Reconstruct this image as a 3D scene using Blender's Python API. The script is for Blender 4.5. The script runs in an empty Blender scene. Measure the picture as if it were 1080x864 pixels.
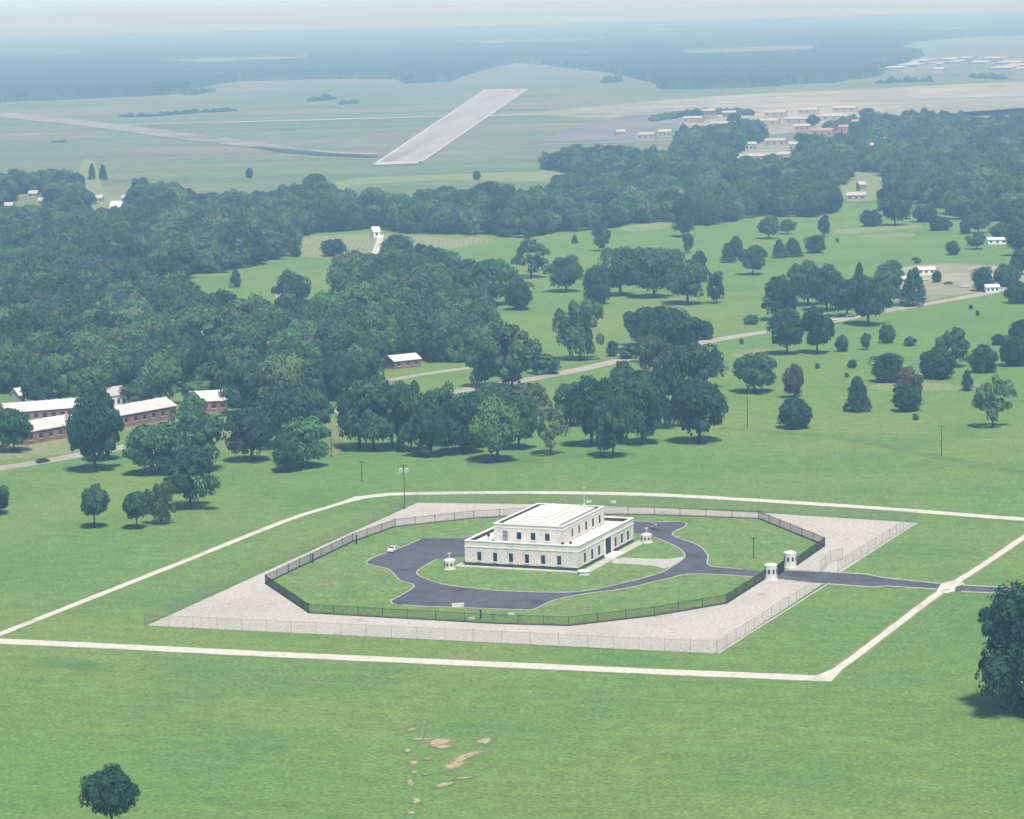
import bpy, bmesh, math, random
import numpy as np
from mathutils import Matrix, Vector

random.seed(7)
R = math.radians
scene = bpy.context.scene
col = scene.collection

# ------------------------------------------------------------------ camera
F, HZ, H, ROLL = 3000.0, 8.0, 145.0, R(-1.5)
PIT = math.atan((432 - HZ) / F)
cam_d = bpy.data.cameras.new('camera')
cam = bpy.data.objects.new('camera', cam_d)
col.objects.link(cam)
fw = Vector((0, math.cos(PIT), -math.sin(PIT)))
up = Vector((0, math.sin(PIT), math.cos(PIT)))
ri = Vector((1, 0, 0))
cr, sr = math.cos(ROLL), math.sin(ROLL)
cx = ri * cr + up * sr
cy = up * cr - ri * sr
m = Matrix((cx, cy, -fw)).transposed().to_4x4()
m.translation = (0, 0, H)
cam.matrix_world = m
cam_d.sensor_width = 36
cam_d.sensor_fit = 'HORIZONTAL'
cam_d.lens = 36 * F / 1080
cam_d.clip_start = 1
cam_d.clip_end = 120000
scene.camera = cam


def at(u, v, z=0.0):
    """survey point of the photograph (1080x864) -> point at height z"""
    x, y = u - 540, 432 - v
    x, y = (x * cr - y * sr) / F, (x * sr + y * cr) / F
    d = ri * x + up * y + fw
    t = (z - H) / d.z
    return Vector((d.x * t, d.y * t, z))


def mpp(u, v):
    """metres per photo pixel for a thing standing at (u, v)"""
    return at(u, v).length / F * 1.0 if False else math.hypot(at(u, v).y, H) / F


# ------------------------------------------------------------------ materials
def nt_of(m):
    m.use_nodes = True
    nt = m.node_tree
    nt.nodes.clear()
    return nt, nt.nodes, nt.links


def principled(name, c, rough=0.8, spec=0.25, layers=(), bump=None, metal=0.0):
    """layers: (scale, lo, hi, colour or None, detail) world-position noise layers"""
    m = bpy.data.materials.new(name)
    nt, N, L = nt_of(m)
    out = N.new('ShaderNodeOutputMaterial')
    p = N.new('ShaderNodeBsdfPrincipled')
    L.new(p.outputs[0], out.inputs[0])
    p.inputs['Roughness'].default_value = rough
    p.inputs['Specular IOR Level'].default_value = spec
    p.inputs['Metallic'].default_value = metal
    geo = N.new('ShaderNodeNewGeometry')
    rgb = N.new('ShaderNodeRGB')
    rgb.outputs[0].default_value = (*c, 1)
    cur = rgb.outputs[0]
    for (sc, lo, hi, cc, det) in layers:
        n = N.new('ShaderNodeTexNoise')
        n.inputs['Scale'].default_value = sc if not isinstance(sc, tuple) else 1.0
        n.inputs['Detail'].default_value = det
        if isinstance(sc, tuple):           # streaks: (along, across, heading)
            mp = N.new('ShaderNodeMapping')
            mp.vector_type = 'TEXTURE'
            mp.inputs['Rotation'].default_value = (0, 0, R(sc[2]))
            mp.inputs['Scale'].default_value = (1 / sc[0], 1 / sc[1], 10)
            L.new(geo.outputs['Position'], mp.inputs['Vector'])
            L.new(mp.outputs[0], n.inputs['Vector'])
        else:
            L.new(geo.outputs['Position'], n.inputs['Vector'])
        mr = N.new('ShaderNodeMapRange')
        L.new(n.outputs['Fac'], mr.inputs['Value'])
        mx = N.new('ShaderNodeMix')
        mx.data_type = 'RGBA'
        if cc is None:          # brightness mottling of the surface itself
            mr.inputs['From Min'].default_value = 0.3
            mr.inputs['From Max'].default_value = 0.7
            mr.inputs['To Min'].default_value = lo
            mr.inputs['To Max'].default_value = hi
            mx.blend_type = 'MULTIPLY'
            mx.inputs[0].default_value = 1
            L.new(cur, mx.inputs[6])
            L.new(mr.outputs[0], mx.inputs[7])
        else:
            mr.inputs['From Min'].default_value = lo
            mr.inputs['From Max'].default_value = hi
            L.new(mr.outputs[0], mx.inputs[0])
            L.new(cur, mx.inputs[6])
            mx.inputs[7].default_value = (*cc, 1)
        cur = mx.outputs[2]
    L.new(cur, p.inputs['Base Color'])
    if bump:
        n = N.new('ShaderNodeTexNoise')
        n.inputs['Scale'].default_value = bump[0]
        n.inputs['Detail'].default_value = 4
        L.new(geo.outputs['Position'], n.inputs['Vector'])
        b = N.new('ShaderNodeBump')
        b.inputs['Strength'].default_value = bump[1]
        b.inputs['Distance'].default_value = bump[2]
        L.new(n.outputs['Fac'], b.inputs['Height'])
        L.new(b.outputs[0], p.inputs['Normal'])
    return m


M = {}
LAWN = (0.122, 0.216, 0.055)
M['lawn'] = principled('lawn_grass', LAWN, 0.9, 0.1, [
    (0.006, 0.40, 0.68, (0.160, 0.230, 0.060), 4),
    (0.022, 0.50, 0.76, (0.094, 0.188, 0.055), 5),
    (0.05, 0.64, 0.80, (0.180, 0.198, 0.085), 6),
    ((0.02, 0.30, -21), 0.94, 1.06, None, 2), (0.22, 0.88, 1.12, None, 3), (1.1, 0.68, 1.32, None, 5)], bump=(1.2, 0.7, 0.4))
M['court_lawn'] = principled('court_lawn_grass', (0.140, 0.226, 0.062), 0.9, 0.1, [
    (0.05, 0.50, 0.75, (0.185, 0.225, 0.078), 5),
    (0.11, 0.50, 0.75, (0.100, 0.195, 0.058), 4),
    (0.22, 0.82, 1.18, None, 3), (0.9, 0.66, 1.34, None, 4)], bump=(1.2, 0.7, 0.4))
M['field'] = principled('airfield_grass', (0.130, 0.180, 0.088), 0.9, 0.1, [
    (0.0022, 0.46, 0.64, (0.205, 0.190, 0.130), 6),
    (0.006, 0.50, 0.70, (0.115, 0.175, 0.085), 5), ((0.0011, 0.012, -3), 0.82, 1.18, None, 4),
    (0.05, 0.80, 1.20, None, 4)])
M['pale_grass'] = principled('dry_grass', (0.22, 0.24, 0.115), 0.9, 0.1, [
    (0.04, 0.45, 0.62, (0.17, 0.23, 0.09), 5), (0.5, 0.75, 1.25, None, 3)])
M['dark_lawn'] = principled('darker_grass', (0.092, 0.168, 0.050), 0.9, 0.1, [
    (0.12, 0.40, 0.58, (0.125, 0.205, 0.060), 6), (1.2, 0.75, 1.25, None, 3)])
M['worn'] = principled('worn_grass', (0.19, 0.20, 0.085), 0.9, 0.1, [
    (0.06, 0.45, 0.62, (0.11, 0.19, 0.055), 5), (1.2, 0.75, 1.25, None, 3)])
M['browned'] = principled('browned_grass', (0.128, 0.205, 0.060), 0.9, 0.1, [(0.03, 0.46, 0.72, (0.185, 0.185, 0.080), 6), (1.1, 0.7, 1.3, None, 4)])
M['track'] = principled('track_grass', (0.165, 0.222, 0.085), 0.9, 0.1, [(0.09, 0.42, 0.58, (0.108, 0.212, 0.066), 4), (1.1, 0.7, 1.3, None, 4)])
M['gravel'] = principled('gravel', (0.45, 0.42, 0.375), 0.9, 0.15, [
    (0.05, 0.45, 0.70, (0.40, 0.37, 0.34), 6),
    (0.22, 0.60, 0.76, (0.33, 0.30, 0.26), 5),
    (1.1, 0.80, 1.20, None, 4), (3.0, 0.84, 1.16, None, 2)], bump=(3, 0.6, 0.1))
M['concrete'] = principled('pale_concrete', (0.56, 0.54, 0.465), 0.8, 0.2, [
    (0.12, 0.55, 0.75, (0.41, 0.39, 0.32), 6), (0.7, 0.82, 1.12, None, 5)])
M['pale_concrete2'] = principled('weathered_marking', (0.50, 0.48, 0.45), 0.8, 0.2, [(0.03, 0.8, 1.15, None, 5)])
M['verge'] = principled('bare_verge', (0.23, 0.21, 0.11), 0.9, 0.1, [
    (0.25, 0.42, 0.60, (0.12, 0.19, 0.055), 6), (1.5, 0.75, 1.25, None, 3)])
M['asphalt'] = principled('asphalt', (0.080, 0.078, 0.098), 0.75, 0.3, [
    (0.05, 0.45, 0.72, (0.105, 0.100, 0.118), 6), (0.12, 0.60, 0.66, (0.060, 0.058, 0.070), 2),
    (0.3, 0.82, 1.18, None, 5), (2.0, 0.85, 1.15, None, 2)])
M['oldroad'] = principled('old_road', (0.36, 0.33, 0.30), 0.85, 0.2, [
    (0.04, 0.45, 0.65, (0.30, 0.25, 0.21), 5), (0.6, 0.85, 1.15, None, 3)])
M['taxi'] = principled('worn_taxiway', (0.27, 0.255, 0.225), 0.85, 0.2, [(0.01, 0.45, 0.65, (0.17, 0.19, 0.12), 6), (0.05, 0.85, 1.15, None, 4)])
M['runway'] = principled('runway_concrete', (0.36, 0.335, 0.315), 0.85, 0.2, [
    ((0.002, 0.06, 86), 0.50, 0.66, (0.25, 0.235, 0.23), 5),
    (0.012, 0.45, 0.65, (0.31, 0.285, 0.27), 6), (0.06, 0.86, 1.14, None, 4)])
M['earth'] = principled('bare_earth', (0.42, 0.33, 0.21), 0.9, 0.1, [
    (0.5, 0.44, 0.60, (0.36, 0.31, 0.17), 5), (1.1, 0.54, 0.62, (0.15, 0.21, 0.075), 5), (2.0, 0.78, 1.2, None, 3)])
M['tarmac'] = principled('apron_tarmac', (0.165, 0.155, 0.185), 0.85, 0.2, [
    (0.008, 0.45, 0.65, (0.22, 0.20, 0.21), 5)])
M['sand'] = principled('bare_sandy_ground', (0.38, 0.345, 0.29), 0.9, 0.1, [
    ((0.0012, 0.02, -3), 0.50, 0.62, (0.24, 0.20, 0.15), 5), ((0.0015, 0.03, 2), 0.55, 0.65, (0.20, 0.22, 0.13), 4),
    (0.004, 0.42, 0.60, (0.25, 0.25, 0.17), 6), (0.03, 0.75, 1.25, None, 4)])
M['hill'] = principled('far_hill_cover', (0.05, 0.085, 0.045), 0.9, 0.1, [(0.002, 0.5, 0.7, (0.12, 0.14, 0.08), 5)])
M['stone'] = principled('limestone', (0.72, 0.69, 0.63), 0.8, 0.2, [
    (0.35, 0.50, 0.72, (0.58, 0.56, 0.53), 6), (1.6, 0.86, 1.12, None, 4)])
def add_blocks(m):
    nt = m.node_tree
    N, L = nt.nodes, nt.links
    p = next(n for n in N if n.type == 'BSDF_PRINCIPLED')
    src = p.inputs['Base Color'].links[0].from_socket
    tc = N.new('ShaderNodeTexCoord')
    sp = N.new('ShaderNodeSeparateXYZ')
    ad = N.new('ShaderNodeMath')
    cb = N.new('ShaderNodeCombineXYZ')
    br = N.new('ShaderNodeTexBrick')
    L.new(tc.outputs['Object'], sp.inputs[0])
    L.new(sp.outputs[0], ad.inputs[0]); L.new(sp.outputs[1], ad.inputs[1])
    L.new(ad.outputs[0], cb.inputs[0]); L.new(sp.outputs[2], cb.inputs[1])
    L.new(cb.outputs[0], br.inputs['Vector'])
    br.inputs['Scale'].default_value = 1.0
    br.inputs['Brick Width'].default_value = 1.3
    br.inputs['Row Height'].default_value = 0.62
    br.inputs['Mortar Size'].default_value = 0.035
    br.inputs['Color1'].default_value = (1, 1, 1, 1)
    br.inputs['Color2'].default_value = (0.88, 0.87, 0.865, 1)
    br.inputs['Mortar'].default_value = (0.80, 0.78, 0.76, 1)
    mx = N.new('ShaderNodeMix')
    mx.data_type = 'RGBA'; mx.blend_type = 'MULTIPLY'; mx.inputs[0].default_value = 1
    L.new(src, mx.inputs[6]); L.new(br.outputs[0], mx.inputs[7])
    L.new(mx.outputs[2], p.inputs['Base Color'])


add_blocks(M['stone'])
M['trim'] = principled('limestone_trim', (0.78, 0.76, 0.71), 0.8, 0.2, [(0.5, 0.88, 1.1, None, 4)])
M['roof_white'] = principled('white_roof', (0.68, 0.65, 0.605), 0.8, 0.2, [(0.3, 0.55, 0.75, (0.56, 0.53, 0.49), 5)])
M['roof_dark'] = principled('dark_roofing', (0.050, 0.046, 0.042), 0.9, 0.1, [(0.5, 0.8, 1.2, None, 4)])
M['terrace'] = principled('terrace_stone', (0.43, 0.41, 0.37), 0.8, 0.2, [(0.4, 0.55, 0.75, (0.38, 0.36, 0.32), 5), (1.5, 0.85, 1.12, None, 3)])
M['kerbstone'] = principled('kerb_stone', (0.44, 0.43, 0.37), 0.8, 0.2, [(0.5, 0.8, 1.15, None, 3)])
M['base'] = principled('dark_gap_and_footing', (0.045, 0.042, 0.045), 0.6, 0.3)  # near-black: painted shadow gap at the wall foot, also the fence footing
M['glass'] = principled('window_glass', (0.020, 0.030, 0.035), 0.12, 0.5)
M['blind'] = principled('window_blind', (0.30, 0.33, 0.34), 0.6, 0.3)
M['door'] = principled('dark_bronze', (0.010, 0.010, 0.022), 0.5, 0.4)
M['iron'] = principled('black_iron', (0.012, 0.017, 0.018), 0.6, 0.3)
M['steel'] = principled('galvanised_steel', (0.26, 0.26, 0.26), 0.5, 0.4, metal=0.3)
M['white'] = principled('white_paint', (0.80, 0.80, 0.77), 0.5, 0.4)
M['wood'] = principled('pole_wood', (0.10, 0.085, 0.07), 0.9, 0.1)
M['bark'] = principled('bark', (0.050, 0.042, 0.034), 0.95, 0.1, [(1.5, 0.7, 1.3, None, 4)])
M['brick'] = principled('red_brick', (0.25, 0.145, 0.12), 0.9, 0.15, [(0.3, 0.7, 1.3, None, 5)])
M['pinkwall'] = principled('pink_render', (0.42, 0.25, 0.22), 0.9, 0.15, [(0.05, 0.8, 1.2, None, 5)])
M['pale_roof'] = principled('pale_roof', (0.42, 0.40, 0.385), 0.8, 0.2, [(0.2, 0.8, 1.15, None, 4)])
M['barrack_roof'] = principled('barrack_roof', (0.60, 0.545, 0.53), 0.8, 0.2, [(0.25, 0.8, 1.12, None, 5)])
M['cream'] = principled('cream_wall', (0.38, 0.36, 0.31), 0.8, 0.2)
M['greyroof'] = principled('grey_roof', (0.42, 0.40, 0.38), 0.8, 0.2)
M['carblack'] = principled('dark_car_paint', (0.03, 0.03, 0.045), 0.25, 0.5)
M['carwhite'] = principled('white_car_paint', (0.75, 0.75, 0.73), 0.25, 0.5)
M['carblue'] = principled('blue_car_paint', (0.07, 0.11, 0.22), 0.25, 0.5)
M['rubber'] = principled('tyre_rubber', (0.02, 0.02, 0.02), 0.9, 0.1)
M['blossom'] = principled('pink_blossom', (0.40, 0.31, 0.31), 0.9, 0.1, [(1.2, 0.45, 0.6, (0.16, 0.2, 0.09), 4)])


def leaf_material(name, use_attr=False):
    m = bpy.data.materials.new(name)
    nt, N, L = nt_of(m)
    out = N.new('ShaderNodeOutputMaterial')
    p = N.new('ShaderNodeBsdfPrincipled')
    p.inputs['Roughness'].default_value = 0.75
    p.inputs['Specular IOR Level'].default_value = 0.15
    tr = N.new('ShaderNodeBsdfTranslucent')
    mixs = N.new('ShaderNodeMixShader')
    mixs.inputs[0].default_value = 0.12
    L.new(p.outputs[0], mixs.inputs[1])
    L.new(tr.outputs[0], mixs.inputs[2])
    L.new(mixs.outputs[0], out.inputs[0])
    if use_attr:
        a = N.new('ShaderNodeAttribute')
        a.attribute_name = 'tint'
        a.attribute_type = 'INSTANCER'
        c0 = a.outputs['Color']
    else:
        a = N.new('ShaderNodeObjectInfo')
        c0 = a.outputs['Color']
    geo = N.new('ShaderNodeNewGeometry')
    n = N.new('ShaderNodeTexNoise')
    n.inputs['Scale'].default_value = 0.45
    n.inputs['Detail'].default_value = 3
    L.new(geo.outputs['Position'], n.inputs['Vector'])
    mr = N.new('ShaderNodeMapRange')
    mr.inputs['From Min'].default_value = 0.3
    mr.inputs['From Max'].default_value = 0.7
    mr.inputs['To Min'].default_value = 0.55
    mr.inputs['To Max'].default_value = 1.45
    L.new(n.outputs['Fac'], mr.inputs['Value'])
    mx = N.new('ShaderNodeMix')
    mx.data_type = 'RGBA'
    mx.blend_type = 'MULTIPLY'
    mx.inputs[0].default_value = 1
    L.new(c0, mx.inputs[6])
    L.new(mr.outputs[0], mx.inputs[7])
    L.new(mx.outputs[2], p.inputs['Base Color'])
    L.new(mx.outputs[2], tr.inputs['Color'])
    return m


M['leaf'] = leaf_material('foliage')
M['leaf_attr'] = leaf_material('wood_foliage', True)


def mesh_fence_material():
    m = bpy.data.materials.new('chain_link')
    nt, N, L = nt_of(m)
    out = N.new('ShaderNodeOutputMaterial')
    p = N.new('ShaderNodeBsdfPrincipled')
    p.inputs['Base Color'].default_value = (0.15, 0.155, 0.16, 1)
    p.inputs['Roughness'].default_value = 0.6
    t = N.new('ShaderNodeBsdfTransparent')
    mix = N.new('ShaderNodeMixShader')
    tc = N.new('ShaderNodeTexCoord')
    sep = N.new('ShaderNodeSeparateXYZ')
    L.new(tc.outputs['UV'], sep.inputs[0])

    def math_n(op, a, b=None):
        n = N.new('ShaderNodeMath')
        n.operation = op
        for i, q in enumerate((a, b)):
            if q is None:
                continue
            if isinstance(q, (int, float)):
                n.inputs[i].default_value = q
            else:
                L.new(q, n.inputs[i])
        return n.outputs[0]
    s = math_n('ADD', sep.outputs[0], sep.outputs[1])
    d = math_n('SUBTRACT', sep.outputs[0], sep.outputs[1])
    f1 = math_n('LESS_THAN', math_n('FRACT', math_n('MULTIPLY', s, 14.0)), 0.08)
    f2 = math_n('LESS_THAN', math_n('FRACT', math_n('MULTIPLY', d, 14.0)), 0.08)
    L.new(math_n('MAXIMUM', f1, f2), mix.inputs[0])
    L.new(t.outputs[0], mix.inputs[1])
    L.new(p.outputs[0], mix.inputs[2])
    L.new(mix.outputs[0], out.inputs[0])
    return m


M['chain'] = mesh_fence_material()


# ------------------------------------------------------------------ helpers
class MB:
    def __init__(s):
        s.v, s.f = [], []

    def add(s, vs, fs):
        o = len(s.v)
        s.v += [tuple(q) for q in vs]
        s.f += [tuple(i + o for i in q) for q in fs]

    def box(s, c, d, mat=None):
        x, y, z = (q / 2 for q in d)
        vs = [Vector((c[0] + a * x, c[1] + b * y, c[2] + e * z)) for e in (-1, 1) for (a, b) in ((-1, -1), (1, -1), (1, 1), (-1, 1))]
        if mat is not None:
            vs = [mat @ q for q in vs]
        s.add(vs, [(3, 2, 1, 0), (4, 5, 6, 7), (0, 1, 5, 4), (1, 2, 6, 5), (2, 3, 7, 6), (3, 0, 4, 7)])

    def prism(s, pts, z0, z1):
        n = len(pts)
        s.add([(p[0], p[1], z0) for p in pts] + [(p[0], p[1], z1) for p in pts],
              [tuple(range(n - 1, -1, -1)), tuple(range(n, 2 * n))] + [(i, (i + 1) % n, n + (i + 1) % n, n + i) for i in range(n)])

    def tube(s, a, b, r0, r1, n=8):
        a, b = Vector(a), Vector(b)
        d = (b - a).normalized()
        x = d.orthogonal().normalized()
        y = d.cross(x)
        vs = []
        for (p, r) in ((a, r0), (b, r1)):
            for k in range(n):
                t = 2 * math.pi * k / n
                vs.append(p + x * (r * math.cos(t)) + y * (r * math.sin(t)))
        s.add(vs, [(k, (k + 1) % n, n + (k + 1) % n, n + k) for k in range(n)] + [tuple(range(n - 1, -1, -1)), tuple(range(n, 2 * n))])

    def build(s, name, mat, parent=None):
        me = bpy.data.meshes.new(name)
        me.from_pydata(s.v, [], s.f)
        me.materials.append(mat)
        me.update()
        o = bpy.data.objects.new(name, me)
        col.objects.link(o)
        if parent:
            o.parent = parent
        return o


def tag(o, label=None, cat=None, group=None, kind=None):
    for k, v in (('label', label), ('category', cat), ('group', group), ('kind', kind)):
        if v:
            o[k] = v
    return o


def empty(name, loc, rz=0.0):
    o = bpy.data.objects.new(name, None)
    o.location = loc
    o.rotation_euler = (0, 0, rz)
    o.empty_display_size = 0.5
    col.objects.link(o)
    return o


def copy_tree(o, parent=None):
    c = o.copy()
    col.objects.link(c)
    c.parent = parent
    for ch in list(o.children):
        copy_tree(ch, c)
    return c


def smooth(pts, n=5, closed=False):
    """Catmull-Rom through pixel points"""
    P = [Vector(p) for p in pts]
    out = []
    N = len(P)
    for i in range(N if closed else N - 1):
        g = (lambda k: P[k % N]) if closed else (lambda k: P[min(max(k, 0), N - 1)])
        p0, p1, p2, p3 = g(i - 1), g(i), g(i + 1), g(i + 2)
        for k in range(n):
            t = k / n
            out.append(0.5 * ((2 * p1) + (p2 - p0) * t + (2 * p0 - 5 * p1 + 4 * p2 - p3) * t * t + (3 * p1 - p0 - 3 * p2 + p3) * t ** 3))
    if not closed:
        out.append(P[-1])
    return out


def sheet(name, pts, z, mat, thick=0.0, kind='structure'):
    W = [at(*p) for p in pts]
    area = sum(W[i].x * W[(i + 1) % len(W)].y - W[(i + 1) % len(W)].x * W[i].y for i in range(len(W)))
    if area < 0:
        W.reverse()
    bm = bmesh.new()
    vs = [bm.verts.new((w.x, w.y, z)) for w in W]
    f = bm.faces.new(vs)
    if thick:
        r = bmesh.ops.extrude_face_region(bm, geom=[f])
        bmesh.ops.translate(bm, verts=[g for g in r['geom'] if isinstance(g, bmesh.types.BMVert)], vec=(0, 0, thick))
        f.normal_flip()
    bmesh.ops.triangulate(bm, faces=bm.faces[:])
    me = bpy.data.meshes.new(name)
    bm.to_mesh(me)
    bm.free()
    me.materials.append(mat)
    o = bpy.data.objects.new(name, me)
    col.objects.link(o)
    o['kind'] = kind
    return o


def ribbon_mb(mb, W, widths, z0, z1):
    """a strip of given width along world points, standing z0..z1"""
    n = len(W)
    Lp, Rp = [], []
    for i in range(n):
        d0 = (W[i] - W[max(i - 1, 0)]).to_2d()
        d1 = (W[min(i + 1, n - 1)] - W[i]).to_2d()
        d0 = d0.normalized() if d0.length > 1e-6 else d1.normalized()
        d1 = d1.normalized() if d1.length > 1e-6 else d0
        n0, n1 = Vector((-d0.y, d0.x)), Vector((-d1.y, d1.x))
        nn = (n0 + n1).normalized()
        k = widths[i] / 2 / max(0.45, nn.dot(n1))
        p = W[i].to_2d()
        Lp.append(p + nn * k)
        Rp.append(p - nn * k)
    for i in range(n - 1):
        mb.prism([Rp[i], Rp[i + 1], Lp[i + 1], Lp[i]], z0, z1) if z1 > z0 else mb.add(
            [(*Rp[i], z0), (*Rp[i + 1], z0), (*Lp[i + 1], z0), (*Lp[i], z0)], [(0, 1, 2, 3)])


def ribbon(name, pts, w, z0, z1, mat):
    mb = MB()
    W = [at(*p) for p in pts]
    ribbon_mb(mb, W, w if isinstance(w, (list, tuple)) else [w] * len(W), z0, z1)
    o = mb.build(name, mat)
    o['kind'] = 'structure'
    return o


# ------------------------------------------------------------------ ground
def grid_sheet(name, ys, x0, x1, nx, z, mat):
    me = bpy.data.meshes.new(name)
    vs = [(x0 + (x1 - x0) * i / nx, y, z) for y in ys for i in range(nx + 1)]
    fs = [(j * (nx + 1) + i, j * (nx + 1) + i + 1, (j + 1) * (nx + 1) + i + 1, (j + 1) * (nx + 1) + i) for j in range(len(ys) - 1) for i in range(nx)]
    me.from_pydata(vs, [], fs)
    me.materials.append(mat)
    o = bpy.data.objects.new(name, me)
    col.objects.link(o)
    o['kind'] = 'structure'
    return o


grid_sheet('ground', [-1200, 0, 200] + list(range(300, 3001, 100)) + [3500, 4000, 5000, 6000, 8000, 11000, 16000, 22000, 30000, 44000], -14000, 14000, 140, 0.0, M['lawn'])

# far hills that close the view
mb = MB()
nx = 160
prof = [(30000, 0.0), (32000, 0.35), (34500, 0.8), (37000, 1.0), (40000, 0.6), (43000, 0.0)]
rs = random.Random(3)
ph = [rs.uniform(0, 6.28) for _ in range(6)]
for (y, k) in prof:
    for i in range(nx + 1):
        x = -13000 + 26000 * i / nx
        h = 78 + 14 * math.sin(x / 1900 + ph[0]) + 9 * math.sin(x / 730 + ph[1]) + 5 * math.sin(x / 310 + ph[2]) + x * 0.0012
        mb.v.append((x, y, 0.6 + h * k))
for j in range(len(prof) - 1):
    for i in range(nx):
        a = j * (nx + 1) + i
        mb.f.append((a, a + 1, a + nx + 2, a + nx + 1))
tag(mb.build('hills', M['hill']), kind='structure')

# airfield and the open land round it
sheet('airfield', [(-420, 215), (-420, 122), (120, 103), (230, 98), (400, 90), (470, 84), (500, 72), (545, 64), (640, 70), (690, 84),
                   (800, 86), (900, 78), (960, 66), (1000, 44), (1060, 38), (1120, 36), (1480, 24), (1480, 150), (1000, 150), (900, 165), (820, 190), (700, 196), (580, 202), (440, 214), (360, 220),
                   (300, 215), (180, 212)], 0.15, M['field'])
sheet('dry_field', [(340, 212), (370, 196), (470, 190), (560, 192), (640, 188), (660, 182), (600, 180), (540, 182), (480, 184), (380, 188), (330, 196)], 0.3, M['pale_grass'])
sheet('bare_ground', smooth([(560, 120), (700, 106), (820, 98), (960, 92), (1120, 84), (1400, 76), (1400, 104), (1120, 112), (960, 124), (880, 136), (800, 142), (740, 138), (700, 128), (620, 124)], 4, True), 0.3, M['sand'])
sheet('far_clearing', smooth([(150, 100), (230, 88), (330, 84), (440, 84), (400, 92), (260, 98)], 4, True), 0.3, M['field'])
for pts in ([(700, 52), (760, 48), (870, 46), (880, 60), (780, 64), (710, 66)], [(110, 74), (230, 58), (340, 58), (330, 70), (220, 74)], [(420, 44), (520, 41), (650, 39), (650, 48), (520, 52)], [(0, 60), (60, 56), (120, 56), (60, 63)], [(330, 56), (400, 53), (460, 54), (400, 61)], [(560, 60), (620, 57), (680, 57), (630, 65)], [(880, 70), (940, 64), (950, 74), (900, 77)], [(600, 36), (700, 32), (760, 32), (700, 38)], [(900, 34), (1000, 30), (1080, 29), (1000, 37)], [(250, 48), (330, 45), (400, 45), (330, 50)]):
    sheet('forest_clearing', pts, 0.3, M['field'])
sheet('apron', [(574, 150), (600, 135), (660, 122), (740, 118), (760, 124), (690, 134), (670, 150)], 0.5, M['tarmac'])
ribbon('apron_road', [(570, 153), (630, 151), (680, 149), (720, 147)], 14, 0.55, 0.55, M['oldroad'])
sheet('runway', [(392, 175), (443, 173.5), (557, 94), (512, 94.5)], 0.75, M['runway'])
sheet('runway_marking', [(393, 174.7), (443, 173.2), (446, 171.2), (398, 172.3)], 0.85, M['pale_concrete2'])
ribbon('runway_edge', [(396, 173.5), (512.6, 94.6)], 3, 0.85, 0.85, M['pale_concrete2'])
ribbon('runway_edge', [(442, 173), (556.4, 94.2)], 3, 0.85, 0.85, M['pale_concrete2'])
ribbon('taxiway', [(-420, 94), (-20, 119), (40, 125), (120, 134), (200, 145), (280, 155), (340, 161), (400, 163)], [60, 60, 60, 55, 50, 40, 30, 24], 0.6, 0.6, M['taxi'])
ribbon('crossing_runway', [(130, 132), (220, 130), (330, 127), (420, 124.5), (500, 122.5), (580, 120.5), (690, 117.5), (800, 113)], [40, 40, 44, 48, 90, 110, 100, 60], 0.65, 0.65, M['sand'])
ribbon('ditch', [(268, 155.5), (310, 160.5), (350, 164), (396, 166)], [8, 30, 30, 14], 0.8, 0.8, principled('wet_ditch', (0.05, 0.065, 0.07), 0.6, 0.3))

# cemetery, right-hand building site, other patches of ground
sheet('cemetery_ground', smooth([(305, 268), (312, 252), (360, 248), (400, 246), (470, 250), (520, 252), (480, 262), (400, 268), (340, 272)], 4, True), 0.05, M['pale_grass'])
sheet('site_ground', smooth([(935, 310), (945, 285), (1000, 278), (1060, 282), (1100, 290), (1100, 306), (1020, 310), (960, 320)], 4, True), 0.05, M['sand'])
sheet('mown_strip', smooth([(880, 243), (920, 239), (965, 237), (970, 240), (930, 244), (885, 247)], 4, True), 0.05, M['pale_grass'])
sheet('mown_strip', smooth([(905, 249), (935, 247), (962, 246), (960, 250), (925, 252)], 4, True), 0.05, M['pale_grass'])
sheet('upper_strip', smooth([(655, 240), (700, 234), (712, 236), (700, 241), (665, 244)], 4, True), 0.05, M['pale_grass'])
sheet('worn_ground', smooth([(915, 408), (960, 402), (1010, 407), (1042, 404), (1035, 411), (990, 412), (940, 413)], 4, True), 0.05, M['pale_grass'])
sheet('worn_ground', smooth([(770, 374), (800, 368), (815, 370), (812, 374), (790, 378)], 4, True), 0.05, M['pale_grass'])
sheet('roadside_grass', smooth([(-30, 488), (-30, 472), (60, 460), (120, 462), (110, 470), (60, 480)], 4, True), 0.05, M['pale_grass'])
sheet('sunny_grass', smooth([(232, 470), (238, 440), (250, 437), (250, 466), (244, 476), (236, 478)], 4, True), 0.04, M['worn'])
sheet('sunny_grass', smooth([(345, 476), (343, 450), (358, 448), (361, 470), (356, 480), (348, 480)], 4, True), 0.04, M['worn'])
sheet('darker_grass', smooth([(30, 700), (55, 692), (85, 695), (120, 704), (95, 708), (60, 704)], 4, True), 0.02, M['dark_lawn'])  # darker green painted for the shade in a shallow dip of the lawn
sheet('darker_grass', smooth([(490, 490), (520, 484), (570, 482), (590, 486), (560, 490), (520, 494)], 4, True), 0.02, M['dark_lawn'])
ribbon('ditch', smooth([(760, 452), (860, 459), (930, 470), (1000, 484), (1100, 502)], 4), 6, 0.03, 0.03, M['dark_lawn'])
sheet('site_ground', smooth([(-30, 470), (30, 430), (120, 424), (190, 424), (230, 434), (180, 446), (120, 460), (40, 476)], 4, True), 0.03, M['worn'])
sheet('town_ground', smooth([(770, 170), (800, 152), (850, 150), (880, 168), (850, 178), (800, 180)], 4, True), 0.4, M['sand'])
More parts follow.
